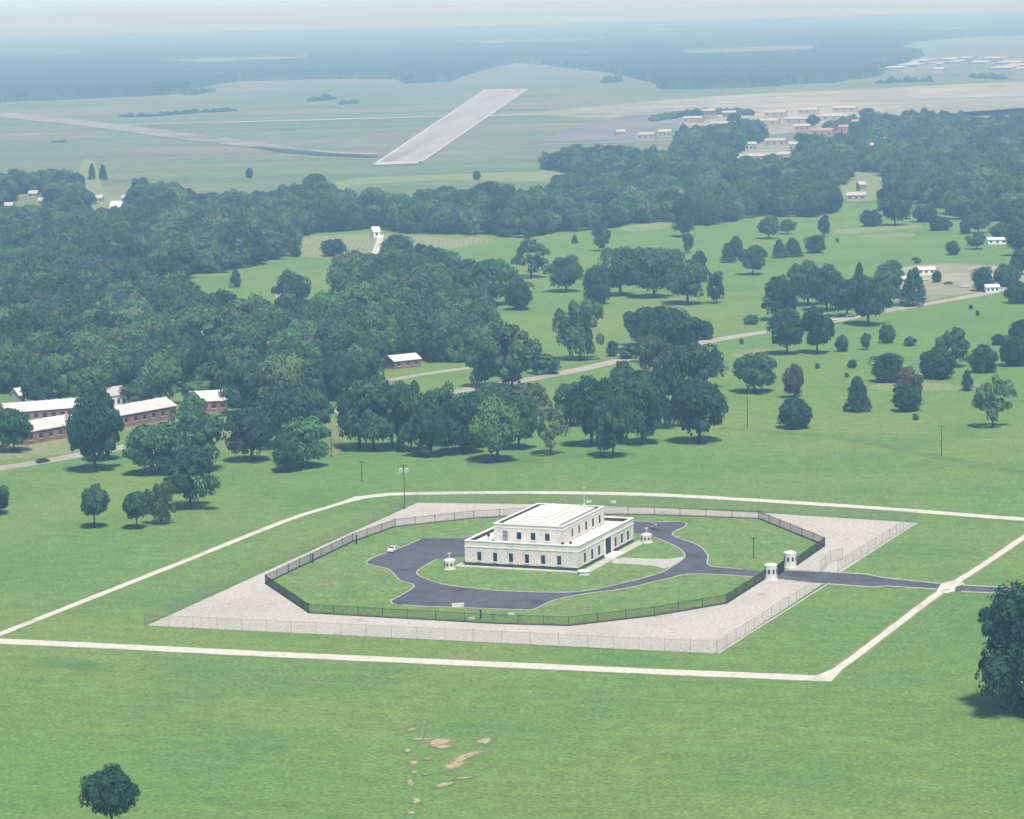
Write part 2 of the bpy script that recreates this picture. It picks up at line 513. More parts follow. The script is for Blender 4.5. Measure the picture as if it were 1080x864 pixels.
sheet('clearing_ground', smooth([(880, 208), (895, 184), (930, 182), (940, 206), (910, 214)], 4, True), 0.4, M['pale_grass'])
sheet('clearing_ground', smooth([(-10, 240), (15, 205), (50, 205), (70, 240), (30, 250)], 4, True), 0.4, M['worn'])
sheet('clearing_ground', smooth([(88, 232), (84, 176), (100, 172), (112, 205), (140, 210), (140, 236)], 4, True), 0.4, M['pale_grass'])

for k, (pts, w_) in enumerate((([(888, 716), (940, 680), (1000, 634), (1024, 617)], .5), ([(895, 718), (946, 682), (1006, 637), (1030, 620)], .5), ([(905, 722), (960, 684), (1018, 640)], .45),
                          ([(960, 580), (1000, 560), (1040, 548)], .5), ([(430, 864), (433, 830), (437, 790), (441, 760)], .6), ([(436, 864), (439, 830), (443, 790), (447, 760)], .6),
                          ([(-10, 720), (120, 708), (260, 716), (420, 720)], .5), ([(560, 730), (700, 740), (860, 742), (1020, 752)], .5))):
    ribbon('wheel_track', smooth(pts, 5), w_, 0.028 + .0015 * k, 0.028 + .0015 * k, M['track'])
# the public road behind the lawn
road = smooth([(-260, 540), (-30, 499), (40, 488), (130, 472), (230, 456), (340, 437), (420, 424), (490, 411.5), (560, 400), (620, 388), (690, 372), (770, 356), (850, 344), (930, 329), (1010, 315), (1110, 297), (1340, 256)], 4)
ribbon('road', road, 8.5, 0.06, 0.06, M['oldroad'])
ribbon('side_road', smooth([(405, 402), (440, 396), (480, 390), (520, 386)], 4), 6, 0.05, 0.05, M['oldroad'])
ribbon('cemetery_path', smooth([(395, 268), (399, 258), (402, 248)], 4), 4, 0.1, 0.1, M['concrete'])

# ------------------------------------------------------------------ depository grounds
far_p = [(1300, 565), (1200, 557), (1110, 550), (1040, 545), (970, 539.5), (900, 534.5), (800, 528), (700, 522.5), (600, 520), (500, 520), (430, 521), (400, 522.3), (380, 525)]
left_p = [(380, 525), (350, 534), (300, 550), (200, 590), (100, 629.5), (0, 669), (-14, 674.5)]
near_p = [(-14, 676), (100, 681), (200, 686), (300, 691), (400, 695.5), (500, 700), (600, 704.5), (700, 709), (800, 713), (869, 716)]
right_p = [(869, 716), (900, 694), (950, 656), (990, 626), (1040, 594), (1110, 546)]
for pts, w in ((far_p, 4.7), (left_p, 2.4), (near_p, 4.9), (right_p, 2.1)):
    ribbon('path_verge', smooth(pts, 3), w + 1.7, 0.026, 0.026, M['verge'])
loop_p, loop_w = [], []
rs_ = random.Random(31)
for pts, wd in ((far_p, 4.7), (left_p, 2.4), (near_p, 4.9), (right_p, 2.1)):
    q = smooth(pts, 7)
    loop_p += q if pts in (far_p, near_p) else q[1:]
    loop_w += [wd * rs_.uniform(.93, 1.07) for _ in (q if pts in (far_p, near_p) else q[1:])]
keep_ = []
for i, p_ in enumerate(loop_p):
    w_ = at(*p_)
    near_c = [c_ for c_ in ((869, 716), (380, 525)) if (at(*c_) - w_).length < 9]
    if not near_c or any((Vector(c_) - Vector(p_)).length < .01 for c_ in near_c):
        keep_.append(i)
loop_p, loop_w = [loop_p[i] for i in keep_], [loop_w[i] for i in keep_]
ribbon('path', loop_p, loop_w, 0.032, 0.08, M['concrete'])
sheet('path_pad', [(988, 623), (993, 615.5), (1010, 611.5), (1018, 616.5), (1008, 619), (1007, 624), (998, 626)], 0.07, M['concrete'], 0.02)

GR = [(155, 660), (250, 665), (440, 674), (620, 683), (757, 689.5), (860, 621), (968, 551.5), (880, 546), (800, 541), (690, 535.5), (560, 532), (440, 530.5), (300, 594)]
sheet('gravel_yard', GR, 0.02, M['gravel'])
IN_FENCE = [(280, 616), (326, 647), (430, 653), (520, 658), (600, 660.5), (690, 650), (766, 637), (806, 611), (838, 597), (870, 576), (800, 547.5),
            (690, 543.5), (580, 542.5), (500, 547), (417, 556), (372, 572)]
sheet('court_lawn', IN_FENCE, 0.04, M['court_lawn'])
DRIVE = ([(446, 568)] + smooth([(446, 568), (425, 577), (386, 593), (410, 601), (421, 612), (437, 619), (412, 634)], 4) +
         smooth([(414, 637.5), (440, 639.5), (490, 641.5), (545, 643.5), (563, 643), (586, 633), (622, 626), (660, 621), (707, 610), (724, 606), (760, 606.5), (806, 610)], 4) +
         smooth([(806, 603.5), (775, 600), (748, 597), (746.5, 586), (736, 575.5), (709, 564.5), (724, 554.5), (717, 550.5), (695, 550.8), (668, 550)], 4) + [(600, 552), (520, 560), (486, 568)])
sheet('driveway', DRIVE[1:], 0.06, M['asphalt'])
ISLAND = ([(486, 588)] + smooth([(461, 590), (440, 603), (447, 610), (469, 617), (505, 621.5), (541, 624), (602, 625), (639, 619.5), (691, 606.5), (707, 599), (721.5, 588.5), (719, 581), (707, 574), (690, 567)], 4) + [(668, 562)])
sheet('island_lawn', ISLAND, 0.06, M['court_lawn'], 0.03)
mb = MB()
for pts in (ISLAND[1:-1], DRIVE[2:28], DRIVE[28:72], DRIVE[74:]):
    W = [at(*p) for p in pts]
    ribbon_mb(mb, W, [0.34] * len(W), 0.05, 0.17)
tag(mb.build('kerb', M['kerbstone']), kind='structure')
ROADG = [(800, 603), (829, 601.7), (876, 604), (913, 606.5), (930, 610), (994, 616.7), (1008, 618), (1110, 622.5), (1380, 636), (1380, 642), (1110, 628), (1008, 623.6), (991, 621.3), (935, 618), (919, 619), (880, 616), (852, 614.2), (822, 611), (800, 609)]
sheet('access_road', ROADG, 0.055, M['asphalt'])
mb = MB()
for pts in ([(829, 601), (876, 603.3)], [(884, 604), (913, 605.8), (930, 609.4), (990, 615.8)], [(823, 611.7), (852, 614.9)], [(866, 616), (880, 616.7), (919, 619.7), (935, 618.6), (988, 621.8)], [(1014, 624.3), (1110, 628.6)], [(1016, 617.6), (1110, 621.8)]):
    W = [at(*p) for p in pts]
    ribbon_mb(mb, W, [0.7] * len(W), 0.03, 0.15)
tag(mb.build('kerb', M['kerbstone']), kind='structure')
sheet('entrance_walk', [(646, 591), (657, 588.6), (682, 589.6), (706, 590.2), (721.5, 587.5), (722, 589.5), (706, 598.5), (700, 600), (692, 597.6), (660, 595), (646, 594.6)], 0.10, M['terrace'], 0.02)

# patches of bare earth on the front lawn
rs = random.Random(11)


def blob(u, v, ru, rv, ang=0.0, n=18):
    pts = []
    for k in range(n):
        t = 2 * math.pi * k / n
        q = rs.uniform(0.6, 1.2)
        a, b = ru * q * math.cos(t), rv * q * math.sin(t)
        pts.append((u + a, v + b - a * math.tan(ang)))
    return pts


for k, (u, v, a, b, t) in enumerate(((463, 783, 12, 3.2, 0.15), (445, 780, 12, 1.0, 0.03), (467, 788, 9, 1.8, 0), (511, 782, 8, 3, 0.1), (494, 797, 15, 2.6, 0.25), (479, 808, 11, 3.2, 0.25), (486, 802, 9, 1.4, 0.25),
                        (468, 828, 9, 2.4, 0.15), (490, 821, 9, 0.8, 0.1), (436, 805, 4, 2.6, 0), (433, 826, 3.6, 3, -0.3), (439, 845, 4, 3, 0), (434, 770, 4, 1.2, 0.2), (450, 801, 4, 0.8, 0),
                        (449, 817, 4, 0.8, 0), (430, 792, 3.5, 2, 0), (437, 815, 3, 1.5, 0), (434, 858, 4, 1.4, 0))):
    for nm_, f_, z_, m_ in (('thin_grass', 1.65, 0.04 + .003 * k, M['worn']), ('bare_earth', 1.0, 0.11 + .003 * k, M['earth'])):
        ring_ = [at(*q) for q in blob(u, v, a * f_, b * f_, t, 28)]
        c_ = at(u, v)
        mb = MB()
        mb.add([(c_.x, c_.y, z_)] + [(q.x, q.y, z_) for q in reversed(ring_)], [(0, i + 1, (i + 1) % 28 + 1) for i in range(28)])
        mb.build(nm_, m_)['kind'] = 'structure'

# ------------------------------------------------------------------ the depository building
B0 = at(610.4, 602.7)
TA, LA, LC, H1, H2 = R(157.5), 32.0, 42.0, 6.5, 10.4
KY = 42.0 / 39.5
bld = empty('depository_building', B0, TA)      # local +x runs left along the window front, local -y is ... (see Q)
tag(bld, 'two-storey pale limestone building with stepped white roof inside the ring drive', 'building')


def Q(x, y, z):
    """x metres from the near corner along the left front, y metres along the entrance front"""
    return Vector((x, -y, z))


def qbox(mb, x0, x1, y0, y1, z0, z1):
    mb.box(((x0 + x1) / 2, -(y0 + y1) / 2, (z0 + z1) / 2), (abs(x1 - x0), abs(y1 - y0), abs(z1 - z0)))


def wall_with_openings(mb, axis, fixed, a0, a1, z0, z1, openings, depth=0.35):
    """a wall sheet in the plane y=fixed (axis 'x') or x=fixed ('y') with recessed openings; outer side faces -"""
    cuts_a = sorted({a0, a1} | {o[0] for o in openings} | {o[1] for o in openings})
    cuts_z = sorted({z0, z1} | {o[2] for o in openings} | {o[3] for o in openings})
    P = (lambda a, z, d=0.0: Q(a, fixed + d, z)) if axis == 'x' else (lambda a, z, d=0.0: Q(fixed + d, a, z))
    for i in range(len(cuts_a) - 1):
        for j in range(len(cuts_z) - 1):
            am, zm = (cuts_a[i] + cuts_a[i + 1]) / 2, (cuts_z[j] + cuts_z[j + 1]) / 2
            if any(o[0] < am < o[1] and o[2] < zm < o[3] for o in openings):
                continue
            mb.add([P(cuts_a[i], cuts_z[j]), P(cuts_a[i + 1], cuts_z[j]), P(cuts_a[i + 1], cuts_z[j + 1]), P(cuts_a[i], cuts_z[j + 1])], [(0, 1, 2, 3)])
    for (o0, o1, q0, q1) in openings:
        for (pa, pb) in (((o0, q0), (o1, q0)), ((o1, q0), (o1, q1)), ((o1, q1), (o0, q1)), ((o0, q1), (o0, q0))):
            mb.add([P(*pa), P(*pb), P(*pb, depth), P(*pa, depth)], [(0, 1, 2, 3)])


W1 = [(5.4 + 4.5 * k - 0.58, 5.4 + 4.5 * k + 0.58, 1.4, 3.75) for k in range(6)]
W2 = [(y - 0.8, y + 0.8, 1.35, 3.95) for y in [q * KY for q in (4.5, 9.5, 14.4, 26.2, 30.8, 35.3)]]
DOOR = (19.7, 24.3, 0.85, 4.95)
X0, X1, Y0, Y1 = 6.3, 25.7, 5.1, 36.2
W3 = [(x - 0.65, x + 0.65, 6.55, 8.5) for x in (10.6, 14.6, 18.6)] + [(21.75, 23.25, 6.0, 8.7)]
W4 = [(y - 0.75, y + 0.75, 6.5, 8.75) for y in [q * KY for q in (11.6, 16.3, 21.2, 26.0, 30.8)]]
mb = MB()
wall_with_openings(mb, 'x', 0.0, 0, LA, 0.85, H1, W1)
wall_with_openings(mb, 'y', 0.0, 0, LC, 0.85, H1, W2 + [DOOR])
mb.add([Q(LA, 0, 0.85), Q(LA, LC, 0.85), Q(LA, LC, H1), Q(LA, 0, H1)], [(0, 1, 2, 3)])
mb.add([Q(0, LC, 0.85), Q(LA, LC, 0.85), Q(LA, LC, H1), Q(0, LC, H1)], [(0, 1, 2, 3)])
mb.build('wall', M['stone'], bld)
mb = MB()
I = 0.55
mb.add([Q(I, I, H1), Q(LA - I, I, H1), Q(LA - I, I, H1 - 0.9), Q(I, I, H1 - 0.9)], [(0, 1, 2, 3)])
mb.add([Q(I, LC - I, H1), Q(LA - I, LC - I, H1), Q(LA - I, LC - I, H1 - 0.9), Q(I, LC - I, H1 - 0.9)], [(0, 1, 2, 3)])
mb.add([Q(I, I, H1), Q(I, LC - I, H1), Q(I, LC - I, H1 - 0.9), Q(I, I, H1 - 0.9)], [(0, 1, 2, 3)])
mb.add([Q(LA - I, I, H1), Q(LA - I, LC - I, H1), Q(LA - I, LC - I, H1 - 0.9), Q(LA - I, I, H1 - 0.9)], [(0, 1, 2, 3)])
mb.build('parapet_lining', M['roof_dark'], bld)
mb = MB()
wall_with_openings(mb, 'x', Y0, X0, X1, H1 - 0.9, H2, W3)
wall_with_openings(mb, 'y', X0, Y0, Y1, H1 - 0.9, H2, W4)
mb.add([Q(X1, Y0, H1 - .9), Q(X1, Y1, H1 - .9), Q(X1, Y1, H2), Q(X1, Y0, H2)], [(0, 1, 2, 3)])
mb.add([Q(X0, Y1, H1 - .9), Q(X1, Y1, H1 - .9), Q(X1, Y1, H2), Q(X0, Y1, H2)], [(0, 1, 2, 3)])
mb.build('upper_wall', M['stone'], bld)


def ring(mb, x0, x1, y0, y1, w, z0, z1):
    qbox(mb, x0, x1, y0, y0 + w, z0, z1)
    qbox(mb, x0, x1, y1 - w, y1, z0, z1)
    qbox(mb, x0, x0 + w, y0 + w, y1 - w, z0, z1)
    qbox(mb, x1 - w, x1, y0 + w, y1 - w, z0, z1)


mb = MB()
ring(mb, -0.12, LA + 0.12, -0.12, LC + 0.12, 0.72, H1, H1 + 0.22)
mb.build('coping', M['trim'], bld)
mb = MB()
ring(mb, X0 - 0.14, X1 + 0.14, Y0 - 0.14, Y1 + 0.14, 0.65, H2, H2 + 0.25)
mb.build('upper_coping', M['trim'], bld)
mb = MB()
ring(mb, -0.10, LA + 0.10, -0.10, LC + 0.10, 0.098, 4.95, 5.25)
mb.build('string_course', M['trim'], bld)
mb = MB()
ring(mb, X0 - 0.08, X1 + 0.08, Y0 - 0.08, Y1 + 0.08, 0.078, 9.55, 9.8)
mb.build('upper_string_course', M['trim'], bld)
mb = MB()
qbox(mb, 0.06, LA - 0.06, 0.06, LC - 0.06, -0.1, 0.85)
mb.build('shadow_gap_plinth', M['base'], bld)  # dark band put in for the shadow gap and areaway at the wall foot
mb = MB()
qbox(mb, I, LA - I, I, LC - I, H1 - 1.0, H1 - 0.9)
mb.build('roof', M['roof_white'], bld)
mb = MB()
qbox(mb, X0 + .05, X1 - .05, Y0 + .05, Y1 - .05, H2 - 0.40, H2 - 0.30)
mb.build('roof_gutter', M['roof_dark'], bld)
mb = MB()
for k in range(4):
    e = 1.9 + k * 1.5
    qbox(mb, X0 + e, X1 - e, Y0 + e, Y1 - e, H2 - 0.30 + 0.42 * k, H2 + 0.12 + 0.42 * k)
mb.build('stepped_roof', M['roof_white'], bld)


def windows(openings, axis, fixed, blind=()):
    for i, (a0, a1, z0, z1) in enumerate(openings):
        f = MB()
        d0, d1 = fixed + 0.08, fixed + 0.16

        def bx(p, q, r, s, e0=d0, e1=d1, m=f):
            if axis == 'x':
                qbox(m, p, q, e0, e1, r, s)
            else:
                qbox(m, e0, e1, p, q, r, s)
        bx(a0, a0 + .07, z0, z1); bx(a1 - .07, a1, z0, z1); bx(a0 + .07, a1 - .07, z0, z0 + .07); bx(a0 + .07, a1 - .07, z1 - .07, z1)
        bx((a0 + a1) / 2 - .03, (a0 + a1) / 2 + .03, z0 + .07, z1 - .07)
        bx(a0 + .07, (a0 + a1) / 2 - .03, (z0 + z1) / 2 - .03, (z0 + z1) / 2 + .03)
        bx((a0 + a1) / 2 + .03, a1 - .07, (z0 + z1) / 2 - .03, (z0 + z1) / 2 + .03)
        w = f.build('window', M['iron'], bld)
        g = MB()
        bx(a0, a1, z0, z1, fixed + .17, fixed + .22, g)
        g.build('pane', M['blind'] if i in blind else M['glass'], w)
        s = MB()
        bx(a0 - .15, a1 + .15, z0 - .2, z0 - .003, fixed - .14, fixed + .2, s)
        s.build('sill', M['trim'], w)


windows(W1, 'x', 0.0)
windows(W2, 'y', 0.0)
windows(W3, 'x', Y0, blind=(3,))
windows(W4, 'y', X0, blind=(0, 1))
mb = MB()
qbox(mb, 0.03, 0.12, DOOR[0], DOOR[1], DOOR[2] - .4, DOOR[3])
for k in range(4):
    y = DOOR[0] + 0.3 + k * 1.08
    qbox(mb, -0.01, 0.03, y, y + 0.8, 0.8, 2.4)
    qbox(mb, -0.01, 0.03, y, y + 0.8, 2.7, 4.5)
mb.build('door', M['door'], bld)
mb = MB()
qbox(mb, -0.16, 0.0, DOOR[0] - 0.6, DOOR[0], 0.45, 5.5)
qbox(mb, -0.16, 0.0, DOOR[1], DOOR[1] + 0.6, 0.45, 5.5)
qbox(mb, -0.16, 0.0, DOOR[0], DOOR[1], 4.95, 5.5)
mb.build('door_surround', M['trim'], bld)
# paved apron and entrance steps: part of the grounds
mb = MB()
for (x0, x1, y0, y1) in ((-3.6, LA + 2.0, -3.0, -0.9), (-3.6, -0.9, -0.9, LC + 1.5), (LA + 0.5, LA + 2.0, -0.9, LC + 1.5)):
    qbox(mb, x0, x1, y0, y1, 0.0, 0.26)
o = mb.build('terrace', M['terrace'])
o.location, o.rotation_euler = B0, (0, 0, TA)
o['kind'] = 'structure'
mb = MB()
for k in range(3):
    qbox(mb, -3.2 + k * 0.8 - 0.0, -0.23, DOOR[0] - 1.6 + k * .4, DOOR[1] + 1.6 - k * .4, 0.27 + k * 0.12, 0.39 + k * 0.12)
o = mb.build('entrance_steps', M['trim'], bld)


def bp(x, y, z=0.0):
    return bld.matrix_basis @ Q(x, y, z)


BM = Matrix.Translation(B0) @ Matrix.Rotation(TA, 4, 'Z')


def bp(x, y, z=0.0):
    return BM @ Q(x, y, z)


fl = empty('flagpole', bp(10.0, 31.0, H2 + 1.38))
tag(fl, 'thin pale green flagpole standing on the stepped white roof', 'flagpole')
mb = MB(); mb.tube((0, 0, 0), (0, 0, 4.6), 0.12, 0.06); mb.build('pole', principled('verdigris', (0.42, 0.60, 0.52), 0.5), fl)
mb = MB(); mb.tube((0, 0, 4.6), (0, 0, 4.85), 0.12, 0.04); mb.build('finial', M['white'], fl)
mb = MB(); mb.tube((0, 0, 0), (0, 0, 0.25), 0.3, 0.25); mb.build('foot', M['trim'], fl)


def floodlight(loc, rz, label):
    t = empty('floodlight', loc, rz)
    tag(t, label, 'floodlight', 'floodlights on the lower roof')
    mb = MB(); mb.tube((0, 0, 0), (0, 0, 0.9), 0.08, 0.06); mb.build('stem', M['iron'], t)
    mb = MB(); mb.tube((0, 0.25, 1.2), (0, -0.3, 1.05), 0.22, 0.42, 12); mb.build('lamp_housing', M['iron'], t)


floodlight(bp(5.2, 1.9, H1 - .9), TA, 'dark floodlight on the lower roof, left one at the near corner')
floodlight(bp(3.6, 3.6, H1 - .9), TA, 'dark floodlight on the lower roof, right one at the near corner')
floodlight(bp(28.6, 8.0, H1 - .9), TA, 'dark floodlight on the lower roof of the left wing')


# ------------------------------------------------------------------ sentry boxes
def octagon(r, n=8, ph=math.pi / 8):
    return [(r * math.cos(2 * math.pi * k / n + ph), r * math.sin(2 * math.pi * k / n + ph)) for k in range(n)]


def sentry(loc, r, h, label, lamp=True, rz=0.0):
    t = empty('sentry_box', loc, rz)
    tag(t, label, 'sentry box', 'stone sentry boxes')
    mb = MB(); mb.prism(octagon(r), 0.25, h); mb.build('wall', M['stone'], t)
    mb = MB(); mb.prism(octagon(r + 0.15), 0, 0.25); mb.build('plinth', M['trim'], t)
    rf = MB(); rf.prism(octagon(r + 0.06), h, h + 0.22); rf.prism(octagon(r * 0.82), h + 0.22, h + 0.42); rf.prism(octagon(r * 0.5), h + 0.42, h + 0.56)
    rf.build('roof', M['trim'], t)
    for k in range(8):
        a = 2 * math.pi * k / 8 + math.pi / 8 + math.pi / 8
        mt = Matrix.Rotation(a, 4, 'Z')
        w = MB(); d = r * math.cos(math.pi / 8)
        w.box((d + 0.0, 0, h * 0.62), (0.08, r * 0.36, h * 0.3), mt)
        w.build('window', M['glass'], t)
    if lamp:
        l = MB(); l.tube((0, 0, h + 0.7), (0, 0, h + 1.9), 0.08, 0.06); l.box((0, 0, h + 1.95), (0.9, 0.2, 0.18), Matrix.Rotation(-rz, 4, 'Z'))
        l.build('lamp', M['white'], t)
    return t


sentry(at(474.2, 600.5), 1.5, 2.3, 'small octagonal stone sentry box at the left end of the building', rz=TA)
sentry(at(682, 572.5), 1.5, 2.1, 'small octagonal stone sentry box at the right end of the building', rz=TA)
sentry(at(813, 611.2), 1.65, 3.6, 'pale stone guard post at the gate, the nearer of the pair', False, TA)
sentry(at(833.2, 598.0), 1.65, 3.6, 'pale stone guard post at the gate, the farther of the pair', False, TA)
st = empty('stone_block', at(616, 606.5), TA)
tag(st, 'low pale stone block at the near corner of the building', 'stone block')
mb = MB(); mb.prism(octagon(1.6), 0, 1.0); mb.build('body', M['stone'], st)
mb = MB(); mb.prism(octagon(1.75), 1.0, 1.2); mb.build('cap', M['trim'], st)


# ------------------------------------------------------------------ fences
def iron_fence(name, runs, label, h=2.35):
    t = empty(name, at(*runs[0][0]))
    tag(t, label, 'fence')
    o = t.location
    for run in runs:
        W = [at(*p) - o for p in run]
        npost = 0
        for a, b in zip(W[:-1], W[1:]):
            d = (b - a); L = d.length
            rz = math.atan2(d.y, d.x)
            MT = Matrix.Translation(a) @ Matrix.Rotation(rz, 4, 'Z')
            p = MB()
            n = int(L / 0.15)
            for k in range(n):
                p.box(((k + 0.5) * L / n, 0, h / 2 + 0.1), (0.026, 0.026, h - 0.1), MT)
            p.box((L / 2, 0, h - 0.15), (L, 0.05, 0.06), MT)
            p.box((L / 2, 0, 0.45), (L, 0.05, 0.06), MT)
            p.build('railing', M['iron'], t)
            f = MB(); f.box((L / 2, 0, 0.12), (L, 0.3, 0.26), MT); f.build('footing', M['base'], t)
            m_ = max(1, round(L / 7))
            for k in range(m_ + 1 if (b - W[-1]).length < 1e-6 else m_):
                q = MB(); q.box((k * L / m_, 0, (h + 0.2) / 2), (0.12, 0.12, h + 0.2), MT); q.build('post', M['iron'], t)
    return t


iron_fence('iron_fence', [
    [(806, 611.5), (766, 637), (690, 650), (600, 660.5), (520, 658), (430, 653), (326, 647), (280, 616), (372, 572), (417, 556), (500, 547), (580, 542.5), (690, 543.5), (800, 547.5), (870, 576), (839, 597.5)]],
    'black iron paling fence enclosing the lawn and ring drive')

g = empty('iron_gate', at(819.5, 608))
tag(g, 'closed dark iron gate between the two stone guard posts', 'gate')
o0 = g.location
for (p, q) in (((819.5, 608), (823.3, 605.4)), ((823.3, 605.4), (827.2, 602.8))):
    a, b = at(*p) - o0, at(*q) - o0
    d = b - a; L = d.length
    MT = Matrix.Translation(a) @ Matrix.Rotation(math.atan2(d.y, d.x), 4, 'Z')
    mb = MB()
    n = int(L / 0.12)
    for k in range(n):
        mb.box(((k + .5) * L / n, 0, 1.5), (0.05, 0.05, 2.8), MT)
    for z in (0.15, 1.4, 2.85):
        mb.box((L / 2, 0, z), (L - 0.02, 0.09, 0.14), MT)
    mb.build('gate_leaf', M['iron'], g)


def chain_fence(name, pts, label, h=3.0, kerb=True):
    t = empty(name, at(*pts[0]))
    tag(t, label, 'fence', 'chain-link fences round the gravel yard')
    o = t.location
    W = [at(*p) - o for p in pts]
    run = 0.0
    for a, b in zip(W[:-1], W[1:]):
        d = (b - a); L = d.length
        me = bpy.data.meshes.new('wire_mesh')
        z = Vector((0, 0, 1))
        me.from_pydata([a + z * 0.15, b + z * 0.15, b + z * (h - 0.05), a + z * (h - 0.05)], [], [(0, 1, 2, 3)])
        uv = me.uv_layers.new(name='UVMap')
        for i, q in enumerate(((0, 0), (L, 0), (L, h), (0, h))):
            uv.data[i].uv = q
        me.materials.append(M['chain'])
        w = bpy.data.objects.new('wire_mesh', me); col.objects.link(w); w.parent = t
        MT = Matrix.Translation(a) @ Matrix.Rotation(math.atan2(d.y, d.x), 4, 'Z')
        r = MB(); r.tube(MT @ Vector((0, 0, h)), MT @ Vector((L, 0, h)), 0.035, 0.035, 6); r.build('top_rail', M['steel'], t)
        if kerb:
            f = MB(); f.box((L / 2, 0, 0.05), (L, 0.35, 0.2), MT); f.build('footing', M['concrete'], t)
        n = max(1, round(L / 6.5))
        for k in range(n + 1):
            q = MB(); p = MT @ Vector((k * L / n, 0.06, 0)); q.tube(p, p + z * (h + 0.3), 0.04, 0.04, 6); q.build('post', M['steel'], t)
    return t


chain_fence('chainlink_fence', [(757, 690), (874, 615.5)], 'grey chain-link fence along the right of the gravel yard, in front of the access road')
chain_fence('chainlink_fence', [(884, 604), (967, 552)], 'grey chain-link fence along the right of the gravel yard, beyond the access road')
chain_fence('chainlink_fence', [(153, 660.5), (300, 593), (440, 530)], 'grey chain-link fence along the left edge of the gravel yard', kerb=False)
chain_fence('chainlink_fence', [(153, 661), (440, 675), (620, 684), (756, 690)], 'grey chain-link fence along the front edge of the gravel yard', kerb=False)
chain_fence('chainlink_fence', [(441, 530), (560, 531.5), (690, 535), (800, 540.5), (966, 551)], 'grey chain-link fence along the back edge of the gravel yard', kerb=False)
cg = chain_fence('chainlink_gate', [(866, 605), (876, 594), (889, 591)], 'open chain-link gate leaf standing on the gravel beside the access road', 3.2, False)
cg['category'] = 'gate'


# ------------------------------------------------------------------ poles and lamps
def pole_lamp(u, v, hpx, label, kind='lamp'):
    s = mpp(u, v)
    h = hpx * s
    p = at(u, v)
    if kind == 'lamp':
        t = empty('street_lamp', p); tag(t, label, 'lamp post', 'lamp posts round the grounds')
        mb = MB(); mb.tube((0, 0, 0), (0, 0, h), 0.14, 0.09); mb.build('pole', M['iron'], t)
        mb = MB(); mb.box((0, 0, h + .12), (1.3, .4, .22)); mb.build('lamp_head', M['iron'], t)
    elif kind == 'flood':
        t = empty('floodlight_mast', p); tag(t, label, 'mast')
        mb = MB(); mb.tube((0, 0, 0), (0, 0, h), 0.17, 0.11); mb.build('pole', M['wood'], t)
        mb = MB(); mb.box((0, 0, h - .5), (2.2, .12, .12)); mb.build('crossarm', M['iron'], t)
        for x in (-0.85, 0.85):
            mb = MB(); mb.tube((x, 0.35, h - 1.6), (x, -0.35, h - 1.9), 0.45, 0.7, 12); mb.build('lamp_head', M['white'], t)
    elif kind == 'util':
        t = empty('utility_pole', p); tag(t, label, 'utility pole', 'poles beyond the lawn')
        mb = MB(); mb.tube((0, 0, 0), (0, 0, h), 0.17, 0.12); mb.build('pole', M['wood'], t)
        mb = MB(); mb.box((0, 0.15, h - .5), (2.4, .14, .16)); mb.build('crossarm', M['wood'], t)
    else:
        t = empty('post', p); tag(t, label, 'post', 'dark posts inside the iron fence')
        mb = MB(); mb.tube((0, 0, 0), (0, 0, h), 0.22, 0.2); mb.build('shaft', M['iron'], t)
        mb = MB(); mb.tube((0, 0, h), (0, 0, h + .25), 0.3, 0.12); mb.build('cap', M['iron'], t)


pole_lamp(427, 537, 48, 'tall wooden mast with two white floodlights behind the path', 'flood')
pole_lamp(382, 508, 22, 'short dark pole on the grass left of the floodlight mast', 'util')
pole_lamp(350, 482, 30, 'thin pole in the sunny gap between the two clumps of trees', 'util')
pole_lamp(993, 481, 33, 'wooden pole with crossarm alone on the right lawn', 'util')
pole_lamp(788.5, 451, 40, 'lamp post with wide head right of the row of trees', 'lamp')
pole_lamp(795, 589, 21, 'thin lamp post on the court lawn near the gate', 'lamp')
pole_lamp(507, 653, 9, 'short dark post behind the front run of the iron fence', 'post')
pole_lamp(330, 594, 9, 'short dark post by the left iron fence, the one nearer its corner', 'post')
pole_lamp(376, 574, 9, 'short dark post by the left iron fence, the one farther from its corner', 'post')


# small white things in the grounds
def slab(u, v, lx, ly, lz, label, rz=TA):
    t = empty('concrete_slab', at(u, v, 0.06), rz)
    tag(t, label, 'slab', 'small pale slabs in the grounds')
    mb = MB(); mb.box((0, 0, lz / 2), (lx, ly, lz)); mb.build('body', M['white'], t)
    mb = MB(); mb.box((0, 0, lz + .04), (lx + .12, ly + .12, .08)); mb.build('cap', M['concrete'], t)


slab(483, 639.4, 2.9, 1.4, 0.55, 'low white slab on the near edge of the driveway', 0.0)
slab(497.5, 653, 1.5, 0.8, 0.35, 'small pale slab on the grass by the dark post at the front fence', 0.0)
slab(539, 648.5, 1.5, 0.8, 0.3, 'small pale slab on the grass in front of the driveway', 0.0)
slab(621, 530, 1.5, 0.8, 0.6, 'small white block behind the gravel yard, the left one', 0.0)
slab(647, 530.5, 1.5, 0.8, 0.6, 'small white block behind the gravel yard, the right one', 0.0)
slab(998, 625, 1.6, 0.9, 0.9, 'pale block on the pad where the path crosses the access road', 0.0)


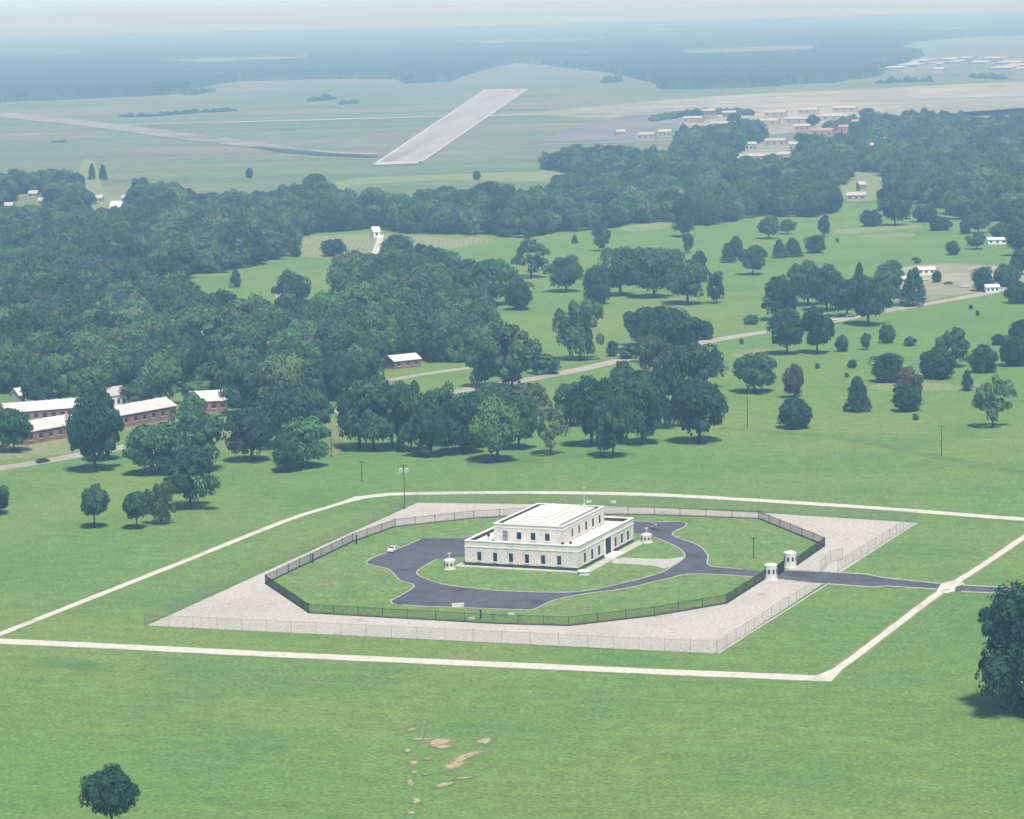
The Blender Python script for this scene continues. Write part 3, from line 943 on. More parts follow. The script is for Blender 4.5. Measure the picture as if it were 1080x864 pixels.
# ------------------------------------------------------------------ cars
def make_car(loc, rz, paint, label, group):
    t = empty('parked_car', loc, rz)
    tag(t, label, 'car', group)
    L, Wd = 4.7, 1.8
    prof = [(-2.35, .35), (-2.35, .85), (-1.6, .95), (-1.25, 1.0), (-.75, 1.42), (.75, 1.42), (1.4, .98), (2.2, .86), (2.35, .6), (2.35, .35)]
    mb = MB()
    n = len(prof)
    mb.add([(x, -Wd / 2 + (0.18 if z > 1.2 else 0), z) for x, z in prof] + [(x, Wd / 2 - (0.18 if z > 1.2 else 0), z) for x, z in prof],
           [tuple(range(n)), tuple(range(2 * n - 1, n - 1, -1))] + [(i, n + i, n + (i + 1) % n, (i + 1) % n) for i in range(n)])
    mb.build('body', paint, t)
    for s in (-1, 1):
        w = MB(); w.add([(-.95, s * .9, 1.02), (.98, s * .9, 1.02), (.66, s * .77, 1.36), (-.68, s * .77, 1.36)], [(0, 1, 2, 3)])
        w.build('side_window', M['glass'], t)
    w = MB(); w.add([(1.36, -.75, 1.02), (1.36, .75, 1.02), (.8, .6, 1.415), (.8, -.6, 1.415)], [(0, 1, 2, 3)]); w.build('windscreen', M['glass'], t).location = (0.03, 0, 0.015)
    w = MB(); w.add([(-1.22, -.75, 1.04), (-1.22, .75, 1.04), (-.8, .6, 1.4), (-.8, -.6, 1.4)], [(0, 1, 2, 3)]); w.build('rear_window', M['glass'], t).location = (-0.03, 0, 0.015)
    for x in (-1.45, 1.45):
        for s in (-1, 1):
            w = MB(); w.tube((x, s * .72, .33), (x, s * .93, .33), .33, .33, 14); wo = w.build('wheel', M['rubber'], t)
            h = MB(); h.tube((x, s * .93, .33), (x, s * .94, .33), .18, .18, 10); h.build('hub', M['steel'], wo)
    return t


def road_dir(i):
    d = at(*road[i + 1]) - at(*road[i])
    return math.atan2(d.y, d.x)


make_car(at(45, 487.8, 0.06), road_dir(8), M['carblack'], 'dark car driving along the road at the left', 'cars on the road')
make_car(at(415, 581.5, 0.06), R(70), M['carwhite'], 'white car parked at the far left corner of the driveway', 'cars in the grounds')
make_car(at(957, 323, 0.06), road_dir(52), M['carblue'], 'dark blue car on the road below the tall cone tree', 'cars on the road')
make_car(at(1058, 307.5, 0.06), road_dir(56), M['carwhite'], 'white car on the road near the right edge', 'cars on the road')
for (u, v, rz, p, l) in ((975, 296, .3, 'carwhite', 'white car parked at the building site, leftmost of the three'), (1000, 300, .2, 'carblack', 'black car parked at the building site'), (1018, 303, .3, 'carwhite', 'white car parked at the building site, rightmost of the three'),
                         (878, 338.5, .4, 'carwhite', 'white car under the trees by the road'), (897, 334, .4, 'carwhite', 'white car by the road, nearest the round tree with a trunk')):
    make_car(at(u, v, 0.08), rz, M[p], l, 'cars parked far right')


# ------------------------------------------------------------------ buildings beyond
def gable(name, pa, pb, depth, wh, rh, wall, roof, label, group=None, nwin=0, chimney=False, cat='house', over=0.4):
    a, b = at(*pa), at(*pb)
    d = b - a
    L = d.length
    t = empty(name, a, math.atan2(d.y, d.x))
    tag(t, label, cat, group)
    mb = MB()
    mb.add([(0, 0, 0), (L, 0, 0), (L, depth, 0), (0, depth, 0), (0, 0, wh), (L, 0, wh), (L, depth, wh), (0, depth, wh), (0, depth / 2, wh + rh), (L, depth / 2, wh + rh)],
           [(0, 1, 5, 4), (2, 3, 7, 6), (1, 2, 6, 9, 5), (3, 0, 4, 8, 7)])
    mb.build('wall', wall, t)
    mb = MB()
    e = over
    sl = rh / (depth / 2)
    for th in (0.05, 0.25):
        mb.v += [(-e, -e, wh - sl * e + th), (L + e, -e, wh - sl * e + th), (L + e, depth / 2, wh + rh + th), (-e, depth / 2, wh + rh + th), (L + e, depth + e, wh - sl * e + th), (-e, depth + e, wh - sl * e + th)]
    mb.f += [(0, 1, 2, 3), (3, 2, 4, 5), (6, 7, 8, 9), (9, 8, 10, 11), (0, 1, 7, 6), (1, 2, 8, 7), (2, 4, 10, 8), (4, 5, 11, 10), (5, 3, 9, 11), (3, 0, 6, 9)]
    r = mb.build('roof', roof, t)
    if chimney:
        c = MB(); c.box((L * .3, depth * .5, wh + rh + .4), (.9, .9, 1.8)); c.build('chimney', M['brick'], r)
    if nwin:
        for k in range(nwin):
            x = (k + .5) * L / nwin
            w = MB(); w.box((x, -0.03, wh * .55), (min(1.6, L / nwin * .5), .1, wh * .36)); w.build('window', M['glass'], t)
            s = MB(); s.box((x, -0.05, wh * .34), (min(1.9, L / nwin * .6), .2, .15)); s.build('sill', M['white'], t.children[-1])
    return t


RW = M['barrack_roof']
gable('barracks', (28, 470), (186, 441), 11, 4.6, 2.6, M['brick'], RW, 'long low brick barracks with white roof, the nearer one beside the road', 'barracks by the road', 16, cat='barracks')
gable('barracks', (6, 448), (98, 441), 10, 4.4, 2.6, M['brick'], RW, 'long low brick barracks with white roof, set back behind the nearer one', 'barracks by the road', 10, cat='barracks')
gable('brick_house', (203, 436), (240, 434), 12, 4.2, 3.0, M['brick'], RW, 'brick building with pale roof right of the barracks', None, 4, cat='building')
gable('white_house', (117, 432), (134, 430), 8, 5.2, 2.6, M['white'], M['greyroof'], 'white house behind the gap between barracks and trees', None, 3, True)
gable('white_house', (21, 430), (28, 429), 6, 4.6, 2.4, M['cream'], RW, 'tall narrow white house above the left barracks roof', None, 1)
gable('small_house', (416, 390), (444, 387), 9, 3.4, 1.8, M['brick'], M['roof_white'], 'low brick house with pale roof beside the road behind the tree row', None, 3)
hs = 'houses among the trees'
gable('small_house', (276, 381), (292, 380), 9, 5.0, 2.5, M['cream'], RW, 'pale roofed house in the wood, left of two above the big tree row', hs, 2)
gable('small_house', (357, 382), (370, 381), 9, 4.6, 2.5, M['cream'], RW, 'pale roofed house in the wood, right of two above the big tree row', hs, 2)
gable('small_house', (22, 355), (34, 354), 9, 8.0, 3.2, M['white'], RW, 'white roofed house in the wood near the left edge', hs, 2)
gable('small_house', (110, 368), (121, 367), 9, 7.5, 3, M['white'], M['greyroof'], 'grey roofed house in the middle of the left wood', hs, 2)
gable('small_house', (210, 382), (222, 380), 9, 9.0, 3, M['white'], RW, 'tall white house half hidden in the left wood', hs, 2)
gable('small_house', (302, 325), (309, 324), 7, 9.5, 5.5, M['white'], M['white'], 'small white chapel peeping out of the wood below the green slope', None, 1, cat='chapel')
gable('white_house', (115, 235), (126, 235), 10, 7.0, 8.0, M['white'], M['white'], 'bright white steep-roofed house at the upper left', None, 2)
for (u, v, w, l) in ((30, 209, 9, 'pale house in the upper left clearing, the highest up'), (40, 217, 10, 'pale house in the upper left clearing, the one in the middle'), (4, 222, 9, 'pale house in the upper left clearing at the photo edge'),
                     (65, 216, 10, 'pale house at the upper left, left of the white steep-roofed one'), (128, 214, 8, 'small pale house just above the white steep-roofed one'), (100, 214, 8, 'pale house in the strip of open grass at the upper left')):
    gable('far_house', (u, v), (u + w, v - .2), 9, 3.6, 2.2, M['cream'], M['pale_roof'] if w != 9 else M['greyroof'], l, hs, 2)
gable('cemetery_lodge', (394, 251), (401, 250.6), 6, 4.2, 2.6, M['white'], M['white'], 'small white lodge at the top of the pale cemetery', None, 1, cat='lodge')
# town right of the runway
tw = 'buildings beside the airfield'
k = 0
for (u, v, w, dep, wh, wm, rm, l) in (
        (753, 174, 14, 14, 4, 'cream', 'pale_roof', 'pale roofed shed in front of the airfield town'),
        (672, 148, 18, 16, 6, 'cream', 'pale_roof', 'pale hangar on the purple grey apron'),
        (694, 145, 14, 14, 6, 'cream', 'greyroof', 'grey roofed shed right of the apron hangar'),
        (748, 137, 26, 18, 7, 'cream', 'pale_roof', 'cream block with white roof above the town trees'),
        (720, 130, 20, 16, 6, 'pinkwall', 'greyroof', 'pink grey building left of the cream block'),
        (790, 133, 30, 16, 6, 'cream', 'pale_roof', 'long white shed row beyond the town, left one'),
        (826, 131, 34, 16, 6, 'cream', 'pale_roof', 'long white shed row beyond the town, middle one'),
        (866, 128, 28, 16, 6, 'cream', 'pale_roof', 'long white shed row beyond the town, right one'),
        (856, 146, 22, 18, 8, 'pinkwall', 'pinkwall', 'pinkish brick building in the town trees, left one'),
        (884, 142, 24, 18, 8, 'pinkwall', 'pinkwall', 'pinkish brick building in the town trees, right one'),
        (788, 172, 26, 16, 6, 'cream', 'pale_roof', 'pale building below the town square, left one'),
        (820, 170, 28, 16, 6, 'cream', 'greyroof', 'pale building below the town square, right one'),
        (806, 155, 22, 22, 6, 'cream', 'cream', 'sand coloured building in the middle of the town'),
        (944, 158, 24, 14, 8, 'cream', 'pale_roof', 'pale flat house standing out of the right wood'),
        (914, 160, 8, 8, 6, 'cream', 'pale_roof', 'small white house in the right wood, left of the pale flat one'),
        (958, 176, 5, 8, 10, 'cream', 'pale_roof', 'tiny white house low in the right wood'),
        (1000, 176, 5, 9, 12, 'cream', 'pale_roof', 'tall narrow white house in the right wood'),
        (1016, 160, 5, 9, 9, 'cream', 'pale_roof', 'small white house high in the right wood'),
        (1036, 172, 5, 9, 9, 'cream', 'pale_roof', 'small white house at the right of the right wood'),
        (893, 212, 20, 8, 4, 'cream', 'pale_roof', 'low white building in the grass gap of the right wood'),
        (719, 222, 6, 8, 12, 'cream', 'pale_roof', 'pale house peeping over the tree belt in the middle'),
        (677, 226, 5, 8, 12, 'cream', 'pale_roof', 'tiny white house in the tree belt left of the middle'),
        (700, 126, 12, 14, 5, 'cream', 'greyroof', 'small grey shed at the back of the apron, left of the pink grey building'),
        (738, 122, 16, 14, 6, 'brick', 'greyroof', 'dark red shed at the back of the town, left one'),
        (762, 124, 14, 14, 6, 'brick', 'greyroof', 'dark red shed at the back of the town, right one'),
        (772, 140, 12, 16, 6, 'cream', 'pale_roof', 'white shed right of the cream block'),
        (806, 124, 22, 14, 6, 'cream', 'pale_roof', 'pale shed behind the long white row, left one'),
        (842, 121, 20, 14, 6, 'cream', 'greyroof', 'pale shed behind the long white row, middle one'),
        (878, 119, 24, 14, 6, 'cream', 'pale_roof', 'pale shed behind the long white row, right one'),
        (838, 139, 16, 16, 6, 'pinkwall', 'greyroof', 'pinkish shed below the middle long white shed'),
        (898, 134, 20, 14, 6, 'brick', 'pinkwall', 'pinkish shed at the right end of the town'),
        (650, 144, 10, 14, 5, 'cream', 'pale_roof', 'small white hut on the apron, left of the hangar'),
        (832, 160, 14, 16, 7, 'cream', 'greyroof', 'grey roofed house on the right of the town square'),
        (786, 160, 12, 16, 7, 'cream', 'pale_roof', 'pale house on the left of the town square'),
        (926, 152, 10, 12, 8, 'cream', 'pale_roof', 'cream house left of the pale flat one in the right wood'),
        (976, 150, 8, 12, 9, 'cream', 'greyroof', 'grey roofed house right of the pale flat one in the right wood'),
        (907, 202, 7, 8, 5, 'cream', 'pale_roof', 'small white shed in the grass gap of the right wood')):
    gable('town_building', (u, v), (u + w, v - .3), dep, wh, 2.0, M[wm], M[rm], l, tw, 3, cat='building')
fd = 'far white depot buildings'
rs = random.Random(5)
pos = [(931, 77), (945, 74), (958, 72), (960, 67.5), (975, 72.5), (990, 66), (1000, 70), (1012, 64.5), (1022, 69), (1035, 65), (1042, 76), (1058, 74), (1070, 78), (1050, 70), (882, 76), (985, 78), (1066, 70)]
desc = ['far white depot shed, first from the left of the front rank', 'far white depot shed, second from the left of the front rank', 'far white depot shed, third from the left of the front rank', 'far long white depot shed at the back left', 'far white depot shed in the middle of the cluster',
        'far long white depot shed at the back centre', 'far white depot shed right of the cluster middle', 'far long white depot shed highest up in the cluster', 'far white depot shed below the highest one', 'far white depot shed at the back right',
        'far white depot shed low on the right side', 'far white depot shed between the two lowest on the right', 'far white depot shed at the lower right end', 'far white depot shed above the lower right group', 'far white shed alone in the forest left of the depot', 'far white depot shed lowest in the middle', 'far white depot shed nearest the photo edge']
for (u, v), l in zip(pos, desc):
    w = rs.uniform(9, 24)
    gable('depot_shed', (u, v), (u + w, v - .2), rs.uniform(50, 90), rs.uniform(6, 10), 3.0, M['cream'], M['pale_roof'], l, fd, 0, cat='shed', over=0.8)
# trees standing about in the town
# right-hand building site
for (u, v, w, l) in ((952, 300, 8, 'white trailer at the building site behind the tall cone tree'), (968, 290, 18, 'long white shed at the building site'), (918, 302, 16, 'white trailer between the trees left of the building site'),
                     (1042, 258, 20, 'long pale shed in the trees above the building site'), (1040, 309, 14, 'white trailer right of the building site by the road')):
    gable('site_shed', (u, v), (u + w, v - .4), 5, 2.8, 0.9, M['white'], M['white'], l, 'sheds of the building site', 3, cat='shed')

# headstones: countless small white stones
mb = MB()
rs = random.Random(9)
for (u0, u1, v0, v1) in ((312, 400, 250, 268), (430, 515, 251, 260)):
    a, b = at(u0, v1), at(u1, v0)
    y = a.y
    while y < b.y:
        x = min(at(u0, v1).x, at(u0, v0).x)
        while x < max(b.x, at(u1, v1).x):
            if rs.random() < .75:
                mb.box((x + rs.uniform(-.4, .4), y + rs.uniform(-1.2, 1.2), 0.35), (0.5, 0.15, 0.7))
            x += 3.2
        y += 6
o = mb.build('headstones', M['greyroof'])
tag(o, 'rows of small white headstones on the pale cemetery ground', 'headstones', kind='stuff')


# ------------------------------------------------------------------ trees
DARK, MID, LIGHT, OLIVE, BROWN, PALE = (.027, .074, .040), (.043, .112, .050), (.074, .168, .060), (.066, .120, .052), (.068, .070, .042), (.105, .170, .076)
TONES = {'d': DARK, 'm': MID, 'l': LIGHT, 'o': OLIVE, 'b': BROWN, 'p': PALE}


def crown_arrays(kind, seed, nl, nq, leaf):
    """leaf quads of a crown in a unit tree (height 1, width 1); returns verts (n,4,3)"""
    g = np.random.default_rng(seed)
    lo = {'lolly': .36, 'oak': .24, 'tall': .16, 'round': .05, 'cone': .05, 'sparse': .22, 'shrub': 0.0, 'big': .07, 'dome': .4}[kind]
    hgt = 1 - lo
    C = []
    lop = (g.uniform(.05, .2), g.uniform(0, 6.28), g.uniform(.08, .2), g.uniform(0, 6.28))
    for i in range(nl):
        d = g.normal(size=3)
        d /= np.linalg.norm(d)
        r = g.uniform(.45, .95) ** .6
        if kind == 'cone':
            t = g.uniform(0, 1)
            rad = (1 - t) ** .75 * .36 * g.uniform(.6, 1) + .03
            a = g.uniform(0, 6.283)
            C.append((rad * math.cos(a), rad * math.sin(a), lo + .06 + t * (hgt - .12), .08 + .12 * (1 - t)))
            continue
        ex = {'lolly': .80, 'oak': .82, 'tall': .8, 'round': .86, 'sparse': .84, 'shrub': .8, 'big': .82, 'dome': .82}[kind]
        px, py, pz = d * r * .5 * ex * .8
        z = lo + hgt * (.5 + pz / .5 * .43)
        rl = g.uniform(.08, .19)
        if kind == 'oak':
            k = 1.12 - .5 * abs((z - lo) / hgt - .38)
            px, py = px * k, py * k
        if kind == 'tall':
            k = .62 + .55 * math.sin(3.1 * ((z - lo) / hgt) ** .8) + g.uniform(-.22, .22)
            px, py = px * k, py * k
            rl *= .82
        if kind == 'sparse':
            rl *= .62
            px, py = px * 1.15, py * 1.15
        if kind == 'lolly':
            rl *= .9
        if kind == 'dome':
            rl *= .8
        if kind == 'big':
            rl *= .62
            k = 1.15 - .62 * ((z - lo) / hgt) ** 1.4 + g.uniform(-.2, .2)
            px, py = px * k * 1.1, py * k * 1.1
        if kind in ('oak', 'tall', 'big', 'sparse'):      # lopsided, lobed outline
            az = math.atan2(py, px)
            wv = 1 + lop[0] * math.sin(az + lop[1]) + lop[2] * math.sin(2 * az + lop[3] + 5 * z) + .10 * math.sin(3 * az + 9 * z + lop[1])
            px, py = px * wv, py * wv
            if i % 5 == 0:
                px, py, rl = px * 1.15, py * 1.15, rl * .62
        C.append((px, py, z, rl))
    out = []
    for (x, y, z, rl) in C:
        n = g.normal(size=(nq, 3))
        n /= np.linalg.norm(n, axis=1, keepdims=True)
        n[:, 2] = np.where(n[:, 2] < -.6, -n[:, 2], n[:, 2])
        rr = rl * g.uniform(.72, 1.08, size=(nq, 1))
        p = np.array([x, y, z]) + n * rr * np.array([1, 1, .85 * (hgt if kind != 'cone' else 1)])
        nn = n + g.normal(size=(nq, 3)) * .26 + np.array([0, 0, .10])
        nn /= np.linalg.norm(nn, axis=1, keepdims=True)
        ref = g.normal(size=(nq, 3))
        t1 = np.cross(nn, ref); t1 /= np.linalg.norm(t1, axis=1, keepdims=True)
        t2 = np.cross(nn, t1)
        s = leaf * g.uniform(.6, 1.3, size=(nq, 1)) * .5
        q = np.stack([p - t1 * s - t2 * s * .8, p + t1 * s * .9 - t2 * s, p + t1 * s + t2 * s * .8, p - t1 * s * .9 + t2 * s], axis=1)
        out.append(q)
    q = np.concatenate(out)
    # normalise to unit width / height
    fl = q.reshape(-1, 3)
    lo_, hi_ = np.percentile(fl, 1.0, axis=0), np.percentile(fl, 99.0, axis=0)
    q = q.copy()
    q[..., 0] = (q[..., 0] - (lo_[0] + hi_[0]) / 2) / (hi_[0] - lo_[0])
    q[..., 1] = (q[..., 1] - (lo_[1] + hi_[1]) / 2) / (hi_[1] - lo_[1])
    q[..., 2] = lo + (q[..., 2] - lo_[2]) * hgt / (hi_[2] - lo_[2])
    return q


def quads_mesh(name, q, mat, tint=None):
    n = len(q)
    me = bpy.data.meshes.new(name)
    me.vertices.add(n * 4)
    me.vertices.foreach_set('co', q.reshape(-1).astype(np.float32))
    me.loops.add(n * 4)
    me.loops.foreach_set('vertex_index', np.arange(n * 4, dtype=np.int32))
    me.polygons.add(n)
    me.polygons.foreach_set('loop_start', np.arange(0, n * 4, 4, dtype=np.int32))
    me.polygons.foreach_set('loop_total', np.full(n, 4, dtype=np.int32))
    if tint is not None:
        at_ = me.attributes.new('tint', 'FLOAT_COLOR', 'FACE')
        c = np.concatenate([tint, np.ones((n, 1))], axis=1).astype(np.float32)
        at_.data.foreach_set('color', c.reshape(-1))
    me.update(calc_edges=True)
    me.materials.append(mat)
    return me


def trunk_mesh(kind, seed):
    g = random.Random(seed)
    mb = MB()
    top = {'lolly': .6, 'oak': .55, 'tall': .75, 'round': .5, 'cone': .85, 'sparse': .6, 'shrub': .4, 'big': .6, 'dome': .6}[kind]
    r = {'lolly': .028, 'oak': .032, 'tall': .026, 'round': .03, 'cone': .022, 'sparse': .026, 'shrub': .03, 'big': .03, 'dome': .03}[kind]
    mid = (g.uniform(-.02, .02), g.uniform(-.02, .02), top * .45)
    mb.tube((0, 0, -.01), (mid[0] * .4, mid[1] * .4, .06), r * 1.5, r * 1.05)
    mb.tube((mid[0] * .4, mid[1] * .4, .06), mid, r * 1.05, r * .8)
    mb.tube(mid, (mid[0] * 1.5, mid[1] * 1.5, top), r * .8, r * .3)
    if kind != 'cone':
        for k in range(6):
            a = k * 1.05 + g.uniform(-.3, .3)
            z0 = g.uniform(top * .4, top * .8)
            L = g.uniform(.18, .34)
            mb.tube((mid[0], mid[1], z0), (mid[0] + L * math.cos(a), mid[1] + L * math.sin(a), z0 + g.uniform(.1, .25)), r * .45, r * .12, 6)
    me = bpy.data.meshes.new('trunk')
    me.from_pydata(mb.v, [], mb.f)
    me.materials.append(M['bark'])
    return me


SPEC = {'lolly': (2, 40, 120, .040), 'oak': (7, 44, 190, .029), 'tall': (5, 40, 170, .028), 'round': (3, 55, 165, .030), 'cone': (2, 60, 110, .034), 'sparse': (2, 46, 80, .030), 'shrub': (2, 20, 30, .13), 'big': (1, 120, 330, .0125), 'dome': (1, 80, 260, .019)}
PROTO = {k: [(quads_mesh('crown', crown_arrays(k, 100 + 7 * i + hash_, nl, nq, lf), M['leaf']), trunk_mesh(k, i + 3)) for i in range(nv)]
         for hash_, (k, (nv, nl, nq, lf)) in enumerate(SPEC.items())}
NAMES = {'lolly': ('lawn_tree', 'tree'), 'oak': ('broadleaf_tree', 'tree'), 'tall': ('broadleaf_tree', 'tree'), 'round': ('round_tree', 'tree'), 'cone': ('conifer_tree', 'tree'),
         'sparse': ('open_crowned_tree', 'tree'), 'shrub': ('shrub', 'shrub'), 'big': ('broadleaf_tree', 'tree'), 'dome': ('broadleaf_tree', 'tree')}
g_t = random.Random(21)
n_trees = 0


def tree(u, v, wpx, hpx, kind, tone, label, group=None, pos=None):
    global n_trees
    s = mpp(u, v)
    p = at(u, v) if pos is None else pos
    nm, cat = NAMES[kind]
    t = empty(nm, p, g_t.uniform(0, 6.28))
    t.scale = (wpx * s * .9, wpx * s * .9, hpx * s * .95)
    tag(t, label, cat, group)
    cm, tm = g_t.choice(PROTO[kind])
    c = bpy.data.objects.new('crown', cm); col.objects.link(c); c.parent = t
    b = TONES[tone]
    j = g_t.uniform(.85, 1.18)
    c.color = (b[0] * j * g_t.uniform(.92, 1.1), b[1] * j, b[2] * j * g_t.uniform(.9, 1.1), 1)
    k = bpy.data.objects.new('trunk', tm); col.objects.link(k); k.parent = t
    # trunks keep a real thickness whatever the crown's spread
    if kind in ('round', 'shrub') and hpx < wpx * 1.2:
        k.scale = (.8, .8, 1)
    n_trees += 1
    return t


